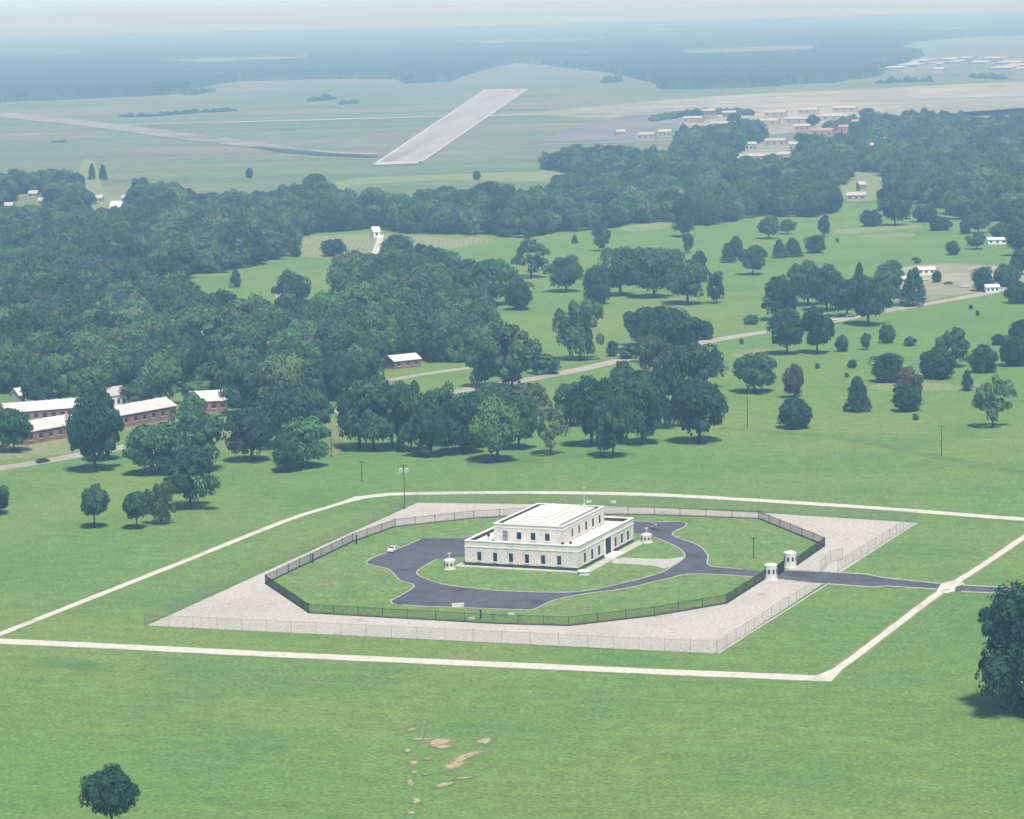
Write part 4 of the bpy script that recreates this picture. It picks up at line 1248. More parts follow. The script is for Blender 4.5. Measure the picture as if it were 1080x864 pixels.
LAWN_G, ROW_G, FIELD_G, MIDG = 'trees on the left lawn', 'row of trees behind the depository', 'trees on the right field', 'trees in the middle meadow'
for a in (
    # the two nearest trees
    (119, 880, 60, 72, 'dome', 'd', 'dense dark round tree at the bottom left, cut by the photo edge', 'nearest trees'),
    (1102, 752, 134, 146, 'big', 'd', 'large dark leafy tree cut by the right edge below the access road', 'nearest trees'),
    # left lawn
    (-3, 543, 32, 31, 'oak', 'd', 'dark tree on the left lawn cut by the left edge', LAWN_G),
    (100, 557, 32, 47, 'lolly', 'm', 'small lollipop-shaped tree alone on the left lawn', LAWN_G),
    (144, 558, 28, 41, 'lolly', 'm', 'small round green tree on the left lawn, beside a ragged reddish one', LAWN_G),
    (170, 553, 30, 46, 'tall', 'o', 'small ragged tree with reddish tinge right of the small round one', LAWN_G),
    (201, 537, 54, 67, 'oak', 'd', 'wide dark tree with thin trunk in front of the big left clump', LAWN_G),
    (100, 498, 56, 92, 'oak', 'd', 'tall dark tree with thick trunk standing before the barracks', LAWN_G),
    (109, 486, 42, 72, 'oak', 'd', 'dark tree just behind the tall one before the barracks', LAWN_G),
    (162, 500, 60, 54, 'oak', 'm', 'broad tree forming the left half of the big left clump', LAWN_G),
    (203, 497, 68, 66, 'oak', 'm', 'broad tree forming the right half of the big left clump', LAWN_G),
    (265, 487, 50, 58, 'oak', 'd', 'dark tree at the left of the three lawn trees beside the sunny gap', LAWN_G),
    (320, 493, 54, 54, 'oak', 'l', 'lighter green tree in front beside the sunny gap', LAWN_G),
    (303, 498, 34, 40, 'oak', 'm', 'low tree with drooping crown left of the lighter green one', LAWN_G),
    (300, 472, 62, 62, 'oak', 'd', 'dark tree behind the lighter green one at the sunny gap', LAWN_G),
    (330, 462, 44, 52, 'oak', 'm', 'round crown close to the sunny gap, behind the lighter green tree', LAWN_G),
    # row behind the depository
    (379, 474, 46, 74, 'oak', 'd', 'dark tree at the left end of the row behind the depository', ROW_G),
    (394, 475, 56, 80, 'oak', 'm', 'tall tree second from the left end of the row', ROW_G),
    (414, 472, 38, 62, 'oak', 'l', 'lighter tree third from the left end of the row', ROW_G),
    (434, 477, 46, 78, 'tall', 'm', 'tree in the row left of the floodlight mast gap', ROW_G),
    (455, 482, 42, 62, 'oak', 'd', 'low dark tree in the row with crown near the ground', ROW_G),
    (470, 470, 44, 66, 'tall', 'm', 'tree in the row behind the low dark one', ROW_G),
    (488, 478, 50, 64, 'oak', 'd', 'dark tree in the row left of the centre', ROW_G),
    (525, 487, 56, 70, 'oak', 'l', 'light green bushy tree at the centre of the row', ROW_G),
    (506, 472, 40, 60, 'oak', 'm', 'tree behind the light green bushy one', ROW_G),
    (547, 474, 44, 60, 'oak', 'm', 'tree right behind the light green bushy one', ROW_G),
    (581, 480, 36, 60, 'sparse', 'p', 'pale green slender tree with bare trunk in the row', ROW_G),
    (624, 471, 52, 76, 'oak', 'd', 'dark tree right of the pale slender one', ROW_G),
    (647, 483, 44, 82, 'tall', 'm', 'tall tree standing forward in the row', ROW_G),
    (677, 469, 50, 82, 'tall', 'm', 'tall tree right of the one standing forward', ROW_G),
    (702, 452, 40, 74, 'tall', 'd', 'narrow dark tree behind the right end of the row', ROW_G),
    (738, 467, 58, 70, 'oak', 'd', 'dark spreading tree at the right end of the row', ROW_G),
    (737, 410, 46, 50, 'oak', 'd', 'round dark tree beyond the right end of the row', ROW_G),
    (660, 440, 44, 58, 'oak', 'm', 'tree behind the right half of the row, near the road', ROW_G),
    (602, 450, 40, 48, 'oak', 'm', 'tree behind the pale slender one, near the road', ROW_G),
    (560, 448, 44, 44, 'oak', 'o', 'olive crown behind the centre of the row', ROW_G),
    (520, 446, 44, 44, 'oak', 'm', 'crown behind the centre left of the row', ROW_G),
    (708, 384, 62, 62, 'oak', 'd', 'big dark tree by the road with a slanting top', ROW_G),
    (678, 365, 40, 42, 'oak', 'd', 'dark tree left of the slanting-topped one', ROW_G),
    (690, 396, 34, 44, 'oak', 'o', 'olive tree in front of the slanting-topped one', ROW_G),
    (742, 358, 22, 20, 'round', 'd', 'small dark tree right of the slanting-topped one', ROW_G),
    (612, 380, 48, 66, 'tall', 'o', 'tall ragged tree alone in the meadow left of the road', ROW_G),
    (646, 376, 13, 17, 'round', 'd', 'small dark bush beside the road near the ragged tree', ROW_G),
    (663, 378, 24, 14, 'shrub', 'm', 'low spreading shrub beside the road', ROW_G),
    (540, 410, 62, 70, 'tall', 'o', 'large soft green tree at the edge of the wood', ROW_G),
    (512, 408, 44, 52, 'tall', 'm', 'tree left of the large soft green one at the wood edge', ROW_G),
    (575, 394, 34, 22, 'shrub', 'm', 'spreading shrub by the road right of the large soft green tree', ROW_G),
    # right field
    (796, 414, 46, 42, 'oak', 'm', 'spreading green tree behind the lamp post on the right field', FIELD_G),
    (838, 420, 25, 37, 'tall', 'b', 'thin reddish brown tree behind a dark round one', FIELD_G),
    (839, 452, 35, 33, 'round', 'd', 'dark ball-shaped tree, nearest on the right field', FIELD_G),
    (905, 434, 26, 38, 'cone', 'd', 'dark cone tree left of the brown-topped one', FIELD_G),
    (892, 434, 6, 9, 'shrub', 'm', 'tiny shrub at the foot of the dark cone tree', FIELD_G),
    (957, 434, 30, 30, 'round', 'd', 'dark round tree in front of a brownish crown', FIELD_G),
    (957, 424, 34, 38, 'tall', 'b', 'brownish crown behind a dark round tree', FIELD_G),
    (966, 443, 7, 7, 'shrub', 'm', 'tiny shrub right of the brown-topped pair', FIELD_G),
    (937, 403, 35, 31, 'round', 'd', 'dark flat-domed tree left of the biggest round tree', FIELD_G),
    (989, 399, 39, 34, 'round', 'd', 'biggest dark round tree on the right field', FIELD_G),
    (1005, 387, 36, 43, 'tall', 'm', 'irregular grey green tree behind the biggest round one', FIELD_G),
    (1037, 393, 30, 30, 'round', 'd', 'dark round tree right of the biggest round one', FIELD_G),
    (1020, 412, 14, 23, 'cone', 'd', 'small narrow cone tree by the pale patch of grass', FIELD_G),
    (1071, 386, 34, 32, 'round', 'd', 'dark round tree at the right edge, lower of two', FIELD_G),
    (1076, 364, 26, 27, 'round', 'd', 'dark round tree at the right edge, upper of two', FIELD_G),
    (1053, 364, 15, 12, 'round', 'd', 'small dark bush left of the upper right edge tree', FIELD_G),
    (1047, 451, 42, 56, 'sparse', 'p', 'pale airy tree with thin crown at the right', FIELD_G),
    (899, 388, 10, 9, 'shrub', 'm', 'small bush left of the flat-domed tree, upper', FIELD_G),
    (862, 389, 5, 6, 'shrub', 'd', 'tiny dark bush below the pair of big dark trees', FIELD_G),
    (893, 398, 5, 5, 'shrub', 'd', 'tiny dark bush left of the flat-domed tree, lower', FIELD_G),
    (888, 371, 14, 18, 'round', 'm', 'small tree right of the pair of big dark trees, first of three', FIELD_G),
    (913, 369, 12, 18, 'tall', 'm', 'small ragged tree, second of three right of the big dark pair', FIELD_G),
    (936, 362, 17, 20, 'round', 'm', 'small tree, third of three right of the big dark pair', FIELD_G),
    (960, 365, 13, 10, 'shrub', 'm', 'small wide shrub between the third small tree and the round trees', FIELD_G),
    (830, 374, 38, 50, 'oak', 'd', 'big dark tree by the road, left of a pair', FIELD_G),
    (862, 373, 36, 50, 'oak', 'd', 'big dark tree by the road, right of a pair', FIELD_G),
    (822, 338, 42, 48, 'tall', 'd', 'ragged dark tree behind the big dark pair', FIELD_G),
    (852, 322, 42, 46, 'oak', 'm', 'leftmost crown of the clump above the big dark pair', FIELD_G),
    (872, 328, 42, 48, 'oak', 'd', 'second crown of the clump above the big dark pair', FIELD_G),
    (893, 334, 36, 40, 'oak', 'd', 'third crown of the clump above the big dark pair', FIELD_G),
    (916, 343, 46, 52, 'oak', 'd', 'big dark tree with visible trunk at the right end of the clump', FIELD_G),
    (936, 322, 34, 40, 'oak', 'm', 'tree behind the right end of the clump', FIELD_G),
    (963, 323, 27, 42, 'cone', 'd', 'tall dark cone tree beside the building site', FIELD_G),
    (906, 296, 11, 20, 'cone', 'd', 'slim dark cone tree rising behind the clump', FIELD_G),
    (940, 298, 26, 24, 'oak', 'm', 'soft crown behind the clump, left of the building site', FIELD_G),
    (988, 298, 10, 13, 'round', 'd', 'small dark tree inside the building site', FIELD_G),
    (1037, 307, 24, 26, 'round', 'd', 'dark round tree right of the building site', FIELD_G),
    (1062, 302, 28, 24, 'round', 'm', 'round tree at the right end of the building site', FIELD_G),
    (1073, 320, 26, 24, 'round', 'd', 'dark round tree by the road at the right edge', FIELD_G),
    (1078, 290, 24, 28, 'oak', 'd', 'dark crown above the road at the right edge', FIELD_G),
    (1024, 326, 4, 5, 'shrub', 'd', 'tiny dark bush on the slope below the road, upper', FIELD_G),
    (1031, 333, 4, 6, 'shrub', 'd', 'tiny dark bush on the slope below the road, lower', FIELD_G),
    (782, 363, 5, 6, 'shrub', 'd', 'tiny dark bush between road and big dark pair', FIELD_G),
    (792, 342, 16, 10, 'shrub', 'm', 'low bush above the road left of the ragged dark tree', FIELD_G),
    # middle meadow
    (768, 277, 16, 21, 'cone', 'd', 'dark cone-shaped tree, left of a close pair in the meadow', MIDG),
    (776, 271, 15, 22, 'round', 'd', 'dark tree, right of a close pair in the meadow', MIDG),
    (794, 290, 30, 32, 'oak', 'm', 'soft round tree right of the close pair', MIDG),
    (822, 272, 15, 20, 'cone', 'd', 'dark cone tree, left of the twin cones', MIDG),
    (837, 271, 19, 21, 'cone', 'd', 'dark cone tree, right of the twin cones', MIDG),
    (860, 267, 22, 19, 'round', 'd', 'dark dome tree right of the twin cones', MIDG),
    (869, 250, 13, 24, 'tall', 'd', 'slim dark tree above the dome tree', MIDG),
    (831, 247, 18, 16, 'oak', 'm', 'small tree above the twin cones', MIDG),
    (811, 252, 24, 24, 'oak', 'm', 'grey green tree at the left above the twin cones', MIDG),
    (918, 239, 22, 18, 'round', 'd', 'dark bush-like tree left of the tall dark mass', MIDG),
    (944, 238, 32, 34, 'oak', 'd', 'wide dark tree at the foot of the tall dark mass', MIDG),
    (936, 228, 24, 34, 'tall', 'd', 'tall dark tree above the meadow at the right', MIDG),
    (975, 234, 26, 18, 'round', 'd', 'dark low tree right of the tall dark mass', MIDG),
    (992, 243, 24, 15, 'round', 'd', 'flat dark tree right of the dark low one', MIDG),
    (1018, 247, 12, 17, 'round', 'd', 'small dark tree right of the flat one', MIDG),
    (1032, 246, 24, 22, 'oak', 'm', 'soft tree above the pale shed', MIDG),
    (1058, 255, 30, 20, 'oak', 'm', 'wide tree over the pale shed', MIDG),
    (1030, 263, 20, 18, 'oak', 'm', 'soft tree left of the pale shed', MIDG),
    (1005, 269, 15, 15, 'round', 'm', 'small round tree in the meadow below the flat dark one', MIDG),
    (1074, 270, 26, 34, 'oak', 'd', 'dark tree at the right edge above the building site', MIDG),
    (883, 256, 4, 5, 'shrub', 'd', 'tiny dark bush right of the dome tree', MIDG),
    (967, 278, 9, 7, 'shrub', 'm', 'small bush above the building site', MIDG),
    (606, 257, 7, 10, 'cone', 'd', 'tiny cone tree below the long tree belt', MIDG),
    (635, 265, 19, 30, 'tall', 'm', 'upright ragged tree above the centre clump', MIDG),
    (722, 250, 28, 44, 'tall', 'd', 'tall dark tree breaking out of the long tree belt', MIDG),
    (726, 267, 13, 22, 'tall', 'd', 'slim dark tree below the one breaking out of the belt', MIDG),
    (738, 282, 15, 18, 'round', 'd', 'small dark tree at the top right of the centre clump', MIDG),
    (597, 308, 38, 38, 'oak', 'm', 'leftmost crown of the centre clump', MIDG),
    (630, 321, 30, 42, 'round', 'd', 'dark round tree at the front left of the centre clump', MIDG),
    (655, 312, 46, 52, 'oak', 'm', 'crown left of the middle of the centre clump', MIDG),
    (690, 314, 50, 54, 'oak', 'm', 'biggest crown in the middle of the centre clump', MIDG),
    (725, 321, 48, 48, 'oak', 'm', 'broad crown at the right of the centre clump', MIDG),
    (756, 320, 19, 34, 'tall', 'd', 'dark narrow tree at the right end of the centre clump', MIDG),
    (672, 300, 32, 38, 'oak', 'm', 'crown at the back of the centre clump, left of the middle', MIDG),
    (708, 300, 32, 38, 'oak', 'm', 'crown at the back of the centre clump, right of the middle', MIDG),
    (560, 293, 44, 42, 'sparse', 'o', 'open airy tree left of the centre clump', MIDG),
    (547, 327, 29, 34, 'round', 'd', 'dark oval tree in front of a big soft crown', MIDG),
    (519, 322, 50, 50, 'oak', 'm', 'big soft crown behind the dark oval tree', MIDG),
    (476, 328, 10, 22, 'cone', 'd', 'slim dark cone tree at the edge of the wood', MIDG),
    (418, 274, 34, 27, 'round', 'd', 'dark dome tree beside the white lodge of the cemetery', MIDG),
    (352, 270, 27, 18, 'round', 'd', 'dark flat tree in the middle of the cemetery', MIDG),
    (249, 303, 14, 20, 'cone', 'd', 'small dark cone tree on the green slope at the left', MIDG),
    (310, 328, 38, 42, 'oak', 'd', 'dark tree with a white chapel in front, on the green slope', MIDG),
    (359, 302, 14, 18, 'cone', 'd', 'small pointed tree at the right of the green slope', MIDG),
    (312, 271, 12, 10, 'round', 'd', 'small bush under the upper wood beside the cemetery', MIDG),
    (500, 327, 10, 9, 'shrub', 'm', 'small bush left of the big soft crown', MIDG),
    # airfield
    (263, 188, 8, 11, 'round', 'd', 'lone tree on the airfield left of the runway', 'lone trees on the airfield'),
    (503, 190, 8, 10, 'round', 'd', 'lone tree on the airfield right of the runway end', 'lone trees on the airfield'),
    (334, 207, 26, 24, 'oak', 'd', 'tree at the top edge of the belt below the airfield', 'lone trees on the airfield'),
    (97, 190, 8, 18, 'cone', 'd', 'pointed tree in the open strip at the upper left, left one', 'lone trees on the airfield'),
    (109, 190, 9, 17, 'cone', 'd', 'pointed tree in the open strip at the upper left, right one', 'lone trees on the airfield'),
    (632, 168, 12, 16, 'round', 'd', 'dark tree standing out of the hedge below the apron', 'lone trees on the airfield'),
    # town
    (735, 128, 16, 12, 'round', 'd', 'dark tree at the back of the town, leftmost', 'trees in the airfield town'),
    (774, 131, 14, 12, 'oak', 'd', 'dark tree left of the long white sheds', 'trees in the airfield town'),
    (858, 134, 16, 13, 'oak', 'd', 'dark tree in front of the long white sheds', 'trees in the airfield town'),
    (846, 156, 18, 16, 'oak', 'm', 'tree beside the pinkish brick buildings', 'trees in the airfield town'),
    (776, 160, 16, 16, 'oak', 'd', 'tree at the left of the town square', 'trees in the airfield town'),
    (800, 148, 14, 12, 'oak', 'm', 'tree at the top of the town square', 'trees in the airfield town'),
    (915, 128, 18, 14, 'oak', 'd', 'tree at the right end of the town', 'trees in the airfield town'),
    # behind barracks
    (15, 477, 40, 48, 'oak', 'm', 'tree at the left edge beside the nearer barracks', 'trees round the barracks'),
    (-6, 474, 36, 50, 'oak', 'm', 'crown cut by the left edge beside the road', 'trees round the barracks'),
    (170, 429, 46, 58, 'oak', 'l', 'bright green round tree behind the right end of the barracks', 'trees round the barracks'),
    (95, 431, 46, 46, 'oak', 'l', 'bright green round tree behind the middle of the barracks', 'trees round the barracks'),
    (62, 418, 42, 46, 'oak', 'l', 'bright green tree left of the one behind the barracks middle', 'trees round the barracks'),
    (45, 432, 44, 44, 'oak', 'd', 'dark tree behind the left end of the barracks', 'trees round the barracks'),
    (4, 414, 36, 54, 'oak', 'l', 'light green crown at the left edge behind the barracks', 'trees round the barracks'),
    (120, 412, 40, 44, 'oak', 'l', 'light crown behind the white house at the barracks', 'trees round the barracks'),
    (145, 430, 34, 30, 'oak', 'o', 'olive low tree right of the white house at the barracks', 'trees round the barracks'),
    (255, 437, 44, 60, 'oak', 'm', 'tall round tree right of the brick building', 'trees round the barracks'),
    (205, 446, 30, 32, 'oak', 'l', 'light green low tree in front of the brick building', 'trees round the barracks'),
    (212, 424, 40, 24, 'oak', 'l', 'light green low crown behind the brick building', 'trees round the barracks'),
):
    tree(*a)

fs = empty('flowering_shrub', at(691, 558.5))
tag(fs, 'pinkish flowering shrub on the driveway edge beyond the right end of the building', 'shrub')
fs.scale = (2.0, 2.0, 2.3)
sm = PROTO['shrub'][0][0].copy(); sm.materials.clear(); sm.materials.append(M['blossom'])
c = bpy.data.objects.new('foliage', sm); col.objects.link(c); c.parent = fs
k_ = bpy.data.objects.new('stem', PROTO['shrub'][0][1]); col.objects.link(k_); k_.parent = fs


# woods: the nearest trees one by one, the rest as one mass
def inside(poly, x, y):
    r = False
    n = len(poly)
    for i in range(n):
        x1, y1 = poly[i]; x2, y2 = poly[(i + 1) % n]
        if (y1 > y) != (y2 > y) and x < (x2 - x1) * (y - y1) / (y2 - y1) + x1:
            r = not r
    return r


def project(p):
    d = p - Vector((0, 0, H))
    z = d.dot(fw)
    return 540 + F * d.dot(cx) / z, 432 - F * d.dot(cy) / z


WOODS = [
    ('mid', [(-330, 330), (60, 300), (120, 304), (182, 320), (215, 338), (250, 350), (300, 350), (350, 342), (375, 332), (400, 318), (440, 320), (468, 334), (500, 345), (512, 362), (530, 390), (505, 400), (480, 388), (440, 380), (412, 384), (405, 398),
             (390, 414), (345, 424), (300, 438), (262, 436), (235, 424), (200, 414), (150, 412), (100, 408), (40, 412), (-330, 452)], 11),
    ('slope', [(362, 318), (370, 304), (392, 298), (430, 294), (470, 296), (495, 306), (500, 320), (470, 332), (440, 320), (400, 318)], 10),
    ('upper', [(-330, 214), (80, 197), (88, 238), (140, 238), (146, 214), (178, 214), (205, 224), (292, 222), (302, 250), (310, 268), (262, 284), (182, 297), (100, 292), (-330, 326)], 11),
    ('belt', [(290, 222), (300, 218), (345, 214), (365, 230), (440, 226), (520, 218), (600, 220), (700, 214), (780, 206), (860, 210), (888, 222), (860, 230), (800, 228), (760, 238), (735, 240), (712, 234), (660, 238), (640, 242), (590, 246), (555, 252), (520, 248),
              (480, 248), (440, 247), (400, 241), (340, 246), (305, 252)], 11),
    ('hedge', [(574, 178), (600, 172), (650, 172), (690, 176), (740, 178), (800, 186), (860, 192), (870, 206), (780, 206), (700, 214), (600, 220), (590, 205), (650, 192), (610, 186)], 12),
    ('town', [(712, 172), (718, 152), (760, 144), (800, 142), (804, 150), (770, 166), (775, 176)], 12),
    ('right', [(850, 160), (880, 158), (905, 140), (940, 134), (1000, 132), (1040, 140), (1400, 100), (1400, 212), (1062, 232), (1040, 224), (1000, 222), (960, 214), (942, 206), (930, 184), (900, 182), (886, 200), (860, 196), (838, 182)], 13),
    ('right_low', [(985, 222), (1400, 214), (1400, 238), (1070, 246), (1050, 236), (1010, 232)], 14),
]
CLEAR = [[(-10, 240), (15, 205), (50, 205), (62, 236), (30, 246)], [(88, 240), (84, 176), (100, 172), (112, 205), (146, 212), (146, 238)],
         [(940, 160), (944, 150), (972, 150), (975, 161)], [(995, 180), (998, 168), (1010, 168), (1010, 180)], [(268, 424), (272, 376), (298, 376), (302, 424)], [(350, 412), (354, 378), (376, 378), (378, 412)],
         [(16, 366), (18, 356), (38, 355), (40, 366)], [(105, 380), (106, 369), (126, 368), (126, 380)], [(205, 396), (206, 382), (226, 382), (226, 396)], [(296, 338), (298, 325), (312, 325), (314, 338)], [(716, 232), (716, 222), (730, 222), (730, 232)],
         [(908, 174), (910, 160), (924, 160), (926, 174)], [(922, 164), (924, 152), (940, 152), (940, 164)], [(974, 162), (975, 150), (988, 150), (988, 162)], [(1030, 184), (1032, 173), (1046, 173), (1046, 184)], [(953, 190), (955, 177), (967, 177), (967, 190)], [(1012, 172), (1014, 161), (1026, 161), (1026, 172)], [(850, 160), (852, 150), (912, 146), (914, 156)],
         [(405, 405), (405, 392), (530, 380), (530, 400)]]
LAB = {'mid': 'leafy tree packed among many in the wide wood behind the barracks', 'slope': 'leafy tree packed in the wood right of the white chapel', 'upper': 'leafy tree packed in the hazy wood at the upper left',
       'belt': 'leafy tree packed in the long belt below the airfield', 'hedge': 'leafy tree in the hedge below the apron', 'town': 'leafy tree by the airfield town', 'right': 'leafy tree in the hazy wood at the upper right', 'right_low': 'leafy tree at the lower edge of the right wood'}
cand = []
g = random.Random(77)
for nm, poly, sp in WOODS:
    W = [at(*p) for p in poly]
    x0, x1 = min(w.x for w in W), max(w.x for w in W)
    y0, y1 = min(w.y for w in W), max(w.y for w in W)
    y = y0
    row = 0
    while y < y1:
        x = x0 + (row % 2) * sp / 2
        while x < x1:
            px, py = x + g.uniform(-.42, .42) * sp, y + g.uniform(-.42, .42) * sp
            p = Vector((px, py, 0))
            u, v = project(p)
            if inside(poly, u, v) and not any(inside(c_, u, v) for c_ in CLEAR) and -330 < u < 1400:
                cand.append((v, u, nm, p, sp))
            x += sp
        y += sp * .87
        row += 1
cand.sort(key=lambda q: -q[0])
N_IND = 292 - n_trees
n_ind = 0
tones = ['m', 'm', 'd', 'd', 'o', 'l', 'm', 'l', 'd', 'p', 'm']
far_p3, far_r, far_s, far_c, far_i = [], [], [], [], []
gn = np.random.default_rng(4)
for i, (v, u, nm, p, sp) in enumerate(cand):
    hm = g.uniform(11, 18.5) * (1.0 if nm in ('mid', 'slope') else .92)
    if g.random() < .15:
        hm *= 1.22
    wm = hm * g.uniform(.74, 1.04)
    tone = g.choice(tones)
    if n_ind < N_IND and -25 < u < 1105:
        n_ind += 1
        s = mpp(u, v)
        tree(u, v, wm / s, hm / s, g.choice(['oak', 'oak', 'oak', 'tall']), tone, LAB[nm], nm.replace('mid', 'wood behind the barracks').replace('slope', 'wood right of the chapel').replace('upper', 'hazy upper wood'), pos=p)
    else:
        far_p3.append((p.x, p.y, -hm * .06))
        far_r.append((0, 0, g.uniform(0, 6.283)))
        far_s.append((wm, wm * g.uniform(.85, 1.1), hm * 1.06))
        b = TONES[tone]
        j = g.uniform(.82, 1.22)
        far_c.append((b[0] * j, b[1] * j, b[2] * j, 1))
        far_i.append(g.randrange(8))
print('woodland trees', len(cand), 'individuals', n_trees)
tc = bpy.data.collections.new('wood_crowns')
for i, (k, sd_) in enumerate((('oak', 0), ('oak', 1), ('oak', 2), ('oak', 3), ('oak', 4), ('tall', 0), ('tall', 1), ('round', 0))):
    wm_ = PROTO[k][sd_][0].copy()
    wm_.materials.clear()
    wm_.materials.append(M['leaf_attr'])
    tc.objects.link(bpy.data.objects.new('crown_%d' % i, wm_))
me = bpy.data.meshes.new('woodland')
me.from_pydata(far_p3, [], [])
for nm_, ty, dat, f_ in (('rot', 'FLOAT_VECTOR', far_r, 'vector'), ('siz', 'FLOAT_VECTOR', far_s, 'vector'), ('tint', 'FLOAT_COLOR', far_c, 'color'), ('pick', 'INT', far_i, 'value')):
    me.attributes.new(nm_, ty, 'POINT').data.foreach_set(f_, np.array(dat).reshape(-1))
o = bpy.data.objects.new('woodland', me)
ng = bpy.data.node_groups.new('wood_scatter', 'GeometryNodeTree')
ng.interface.new_socket('Geometry', in_out='INPUT', socket_type='NodeSocketGeometry')
ng.interface.new_socket('Geometry', in_out='OUTPUT', socket_type='NodeSocketGeometry')
gi, go = ng.nodes.new('NodeGroupInput'), ng.nodes.new('NodeGroupOutput')
iop = ng.nodes.new('GeometryNodeInstanceOnPoints')
ci = ng.nodes.new('GeometryNodeCollectionInfo')
ci.inputs['Collection'].default_value = tc
ci.inputs['Separate Children'].default_value = True
ci.inputs['Reset Children'].default_value = True


def named(nm_, ty):
    q = ng.nodes.new('GeometryNodeInputNamedAttribute')
    q.data_type = ty
    q.inputs['Name'].default_value = nm_
    return q.outputs['Attribute']


ng.links.new(gi.outputs[0], iop.inputs['Points'])
ng.links.new(ci.outputs[0], iop.inputs['Instance'])
iop.inputs['Pick Instance'].default_value = True
ng.links.new(named('pick', 'INT'), iop.inputs['Instance Index'])
ng.links.new(named('rot', 'FLOAT_VECTOR'), iop.inputs['Rotation'])
ng.links.new(named('siz', 'FLOAT_VECTOR'), iop.inputs['Scale'])
ng.links.new(iop.outputs[0], go.inputs[0])
o.modifiers.new('scatter', 'NODES').node_group = ng
col.objects.link(o)
tag(o, 'dense hazy leafy woods between the lawn and the airfield', 'woodland', kind='stuff')

# ------------------------------------------------------------------ far forests beyond the airfield: one bumpy canopy each
M['canopy'] = principled('canopy', (.026, .050, .026), 0.9, 0.1, [(0.006, .45, .65, (.045, .072, .034), 4), (0.03, 0.6, 1.4, None, 3)])


def forest(name, poly, holes, label, hmax=17, seed=1):
    W = [at(*p) for p in poly]
    Hs = [h_ for h_ in holes]
    y0, y1 = min(w.y for w in W), max(w.y for w in W)
    rg = np.random.default_rng(seed)
    ys = []
    y = y0 - 20
    while y < y1 + 60:
        ys.append(y)
        y += max(7.5, y * .0022)
    vs, keep = [], []
    nx = 365
    for j, y in enumerate(ys):
        half = y * .27 + 60
        for i in range(nx + 1):
            x = -half + 2 * half * i / nx
            jx = float(rg.uniform(-.3, .3)) * 2 * half / nx
            u, v = project(Vector((x + jx, y, 0)))
            wob = 1.6 * math.sin(x / 60.0) + 1.0 * math.sin(x / 23.0 + y / 90)
            ins = inside(poly, u, v + wob * .25) and not any(inside(h_, u, v + wob * .2) for h_ in Hs)
            z = hmax * float(rg.uniform(.7, 1.12)) if ins else -0.8
            vs.append((x + jx, y, z))
            keep.append(ins)
    fs = []
    for j in range(len(ys) - 1):
        for i in range(nx):
            a = j * (nx + 1) + i
            q = (a, a + 1, a + nx + 2, a + nx + 1)
            if any(keep[t] for t in q):
                fs.append(q)
    me = bpy.data.meshes.new(name)
    me.from_pydata(vs, [], fs)
    me.materials.append(M['canopy'])
    ob = bpy.data.objects.new(name, me)
    col.objects.link(ob)
    tag(ob, label, 'forest', kind='stuff')


forest('distant_forest', [(-420, 124), (-420, 54), (-60, 42), (100, 38), (300, 34), (540, 29), (800, 22), (1140, 12), (1480, 2), (1480, 26), (1140, 36), (1060, 38), (1000, 44), (955, 66), (925, 80), (880, 87), (790, 93), (700, 94), (690, 86), (640, 76), (545, 66), (505, 74), (470, 86), (400, 90),
                          (230, 98), (120, 103)],
       [[(190, 104), (200, 95), (240, 87), (330, 83), (420, 84), (440, 92), (330, 102)], [(715, 54), (760, 51), (860, 48), (870, 58), (780, 62), (720, 63)], [(940, 56), (960, 44), (1060, 37), (1075, 48), (1000, 60)],
        [(120, 68), (230, 61), (330, 60), (320, 68), (220, 72)], [(430, 46), (520, 43), (640, 41), (640, 46), (520, 50)], [(5, 60), (60, 57), (115, 57), (60, 62)], [(335, 56), (400, 54), (455, 55), (400, 60)], [(565, 60), (620, 58), (675, 58), (630, 64)], [(885, 70), (935, 65), (945, 73), (900, 76)], [(600, 36), (700, 32), (760, 32), (700, 37)], [(900, 34), (1000, 30), (1080, 29), (1000, 36)], [(250, 48), (330, 45), (400, 45), (330, 49)]],
       'hazy forest spreading to the horizon beyond the airfield')
# hedges and scrub on the airfield
M_ = M['canopy']


def scrub(name, pts, label, w=14, h=5, seed=2):
    rg = random.Random(seed)
    W = [at(*p) for p in pts]
    mb = MB()
    for a, b in zip(W[:-1], W[1:]):
        n = max(2, int((b - a).length / (w * .4)))
        for k in range(n):
            p = a.lerp(b, k / n) + Vector((rg.uniform(-w, w) * .4, rg.uniform(-w, w) * .5, 0))
            r = w * rg.uniform(.25, .5)
            hh = h * rg.uniform(.6, 1.2)
            vs = []
            for (rr, z) in ((1, -.1), (1.1, .4), (.7, .8), (.25, 1.0)):
                for i in range(7):
                    t = i * 6.283 / 7 + rr
                    q = rr * r * rg.uniform(.75, 1.2)
                    vs.append((p.x + q * math.cos(t), p.y + q * math.sin(t), z * hh))
            mb.add(vs, [(l * 7 + i, l * 7 + (i + 1) % 7, (l + 1) * 7 + (i + 1) % 7, (l + 1) * 7 + i) for l in range(3) for i in range(7)] + [tuple(range(21, 28))])
    o = mb.build(name, M_)
    tag(o, label, 'scrub', kind='stuff')


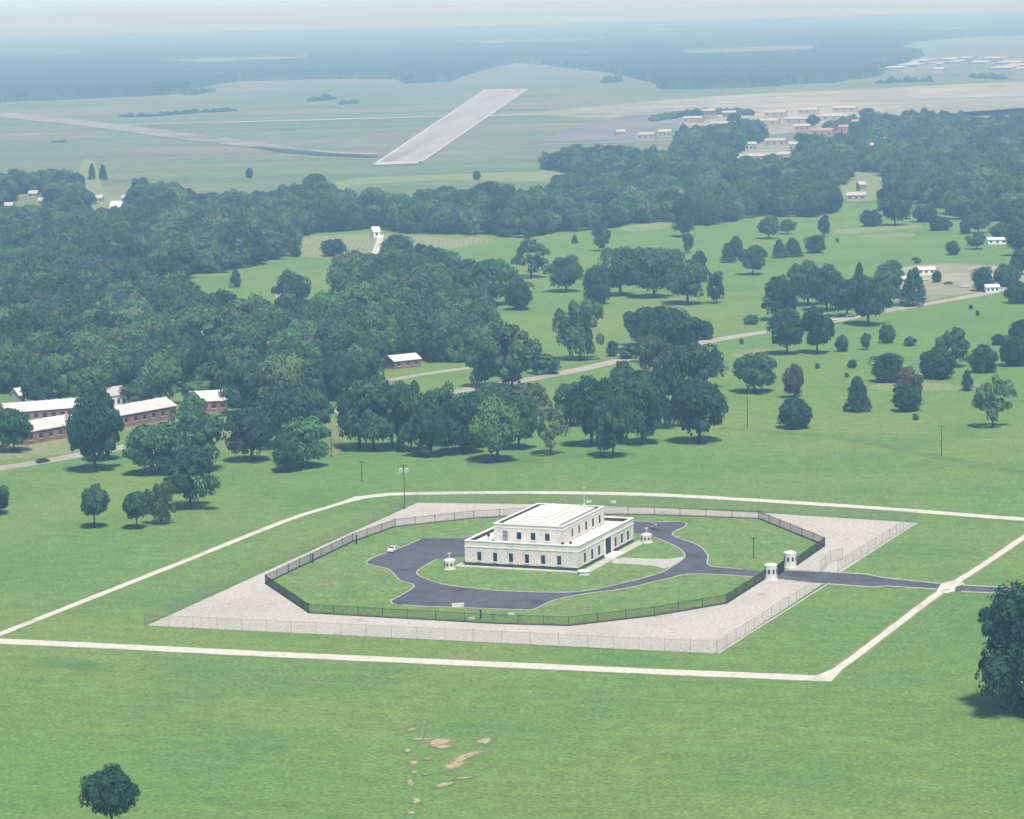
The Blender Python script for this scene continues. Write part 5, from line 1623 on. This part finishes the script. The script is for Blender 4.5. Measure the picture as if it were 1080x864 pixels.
scrub('scrub_line', [(125, 124), (160, 123), (200, 120), (250, 117)], 'dark line of scrub across the left of the airfield', 16, 6, 2)
scrub('scrub_line', [(200, 100), (220, 97)], 'short strip of scrub below the far left forest', 22, 8, 3)
scrub('scrub_clump', [(330, 107), (350, 105)], 'small dark scrub clump above the crossing runway, left', 18, 9, 4)
scrub('scrub_clump', [(360, 110.5), (374, 109)], 'small dark scrub clump above the crossing runway, right', 14, 6, 5)
scrub('scrub_clump', [(55, 151), (75, 150)], 'dark scrub clump at the left of the airfield above the wood', 12, 4, 6)
scrub('scrub_clump', [(930, 88), (955, 87), (990, 86)], 'scrub below the far white depot', 20, 10, 7)
scrub('scrub_clump', [(1030, 82), (1060, 84)], 'scrub right below the far white depot', 20, 8, 8)
scrub('scrub_clump', [(640, 88), (650, 86)], 'small scrub at the bottom of the far clearing', 20, 12, 9)
scrub('scrub_clump', [(690, 128), (740, 120), (790, 122)], 'dark scrub between the apron and the town', 20, 8, 10)
scrub('scrub_clump', [(880, 138), (900, 130), (930, 128)], 'scrub beyond the pinkish town buildings', 18, 9, 12)

# ------------------------------------------------------------------ air
hz = MB()
hz.box((0, 21400, 84.0), (30000, 46000, 170.0))
hm = bpy.data.materials.new('haze')
nt, N, L = nt_of(hm)
out = N.new('ShaderNodeOutputMaterial')
pv = N.new('ShaderNodeVolumePrincipled')
pv.inputs['Density'].default_value = 2.0e-4
pv.inputs['Absorption Color'].default_value = (1, 1, 1, 1)
pv.inputs['Color'].default_value = (0.36, 0.61, 1.0, 1)
pv.inputs['Anisotropy'].default_value = 0.0
L.new(pv.outputs[0], out.inputs['Volume'])
hzo = hz.build('haze', hm)
hzo['kind'] = 'stuff'

# ------------------------------------------------------------------ light
SUN_EL, SUN_AZ = R(63), R(163)         # azimuth of the sun measured from +Y clockwise
to_sun = Vector((math.sin(SUN_AZ) * math.cos(SUN_EL) , math.cos(SUN_AZ) * math.cos(SUN_EL), math.sin(SUN_EL)))
sd = bpy.data.lights.new('sun', 'SUN')
sd.energy = 4.2
sd.angle = R(7)
sd.color = (1.0, 0.955, 0.88)
so = bpy.data.objects.new('sun', sd)
so.rotation_euler = to_sun.to_track_quat('Z', 'Y').to_euler()
so.location = (0, 0, 400)
col.objects.link(so)
w = bpy.data.worlds.new('World')
scene.world = w
w.use_nodes = True
nt, N, L = w.node_tree, w.node_tree.nodes, w.node_tree.links
N.clear()
out = N.new('ShaderNodeOutputWorld')
bg = N.new('ShaderNodeBackground')
sky = N.new('ShaderNodeTexSky')
sky.sky_type = 'NISHITA'
sky.sun_disc = False
sky.sun_elevation = SUN_EL
sky.sun_rotation = SUN_AZ
sky.air_density = 0.5
sky.dust_density = 0.42
sky.ozone_density = 3.0
bg.inputs['Strength'].default_value = 0.125
L.new(sky.outputs[0], bg.inputs[0])
L.new(bg.outputs[0], out.inputs[0])

vs_ = scene.view_settings
vs_.view_transform = 'Standard'
vs_.look = 'None'
vs_.gamma = 1
vs_.exposure = 0.45
vs_.use_curve_mapping = False
scene.cycles.max_bounces = 6
scene.cycles.diffuse_bounces = 3
scene.cycles.volume_bounces = 1
scene.cycles.transparent_max_bounces = 24
scene.cycles.use_denoising = True
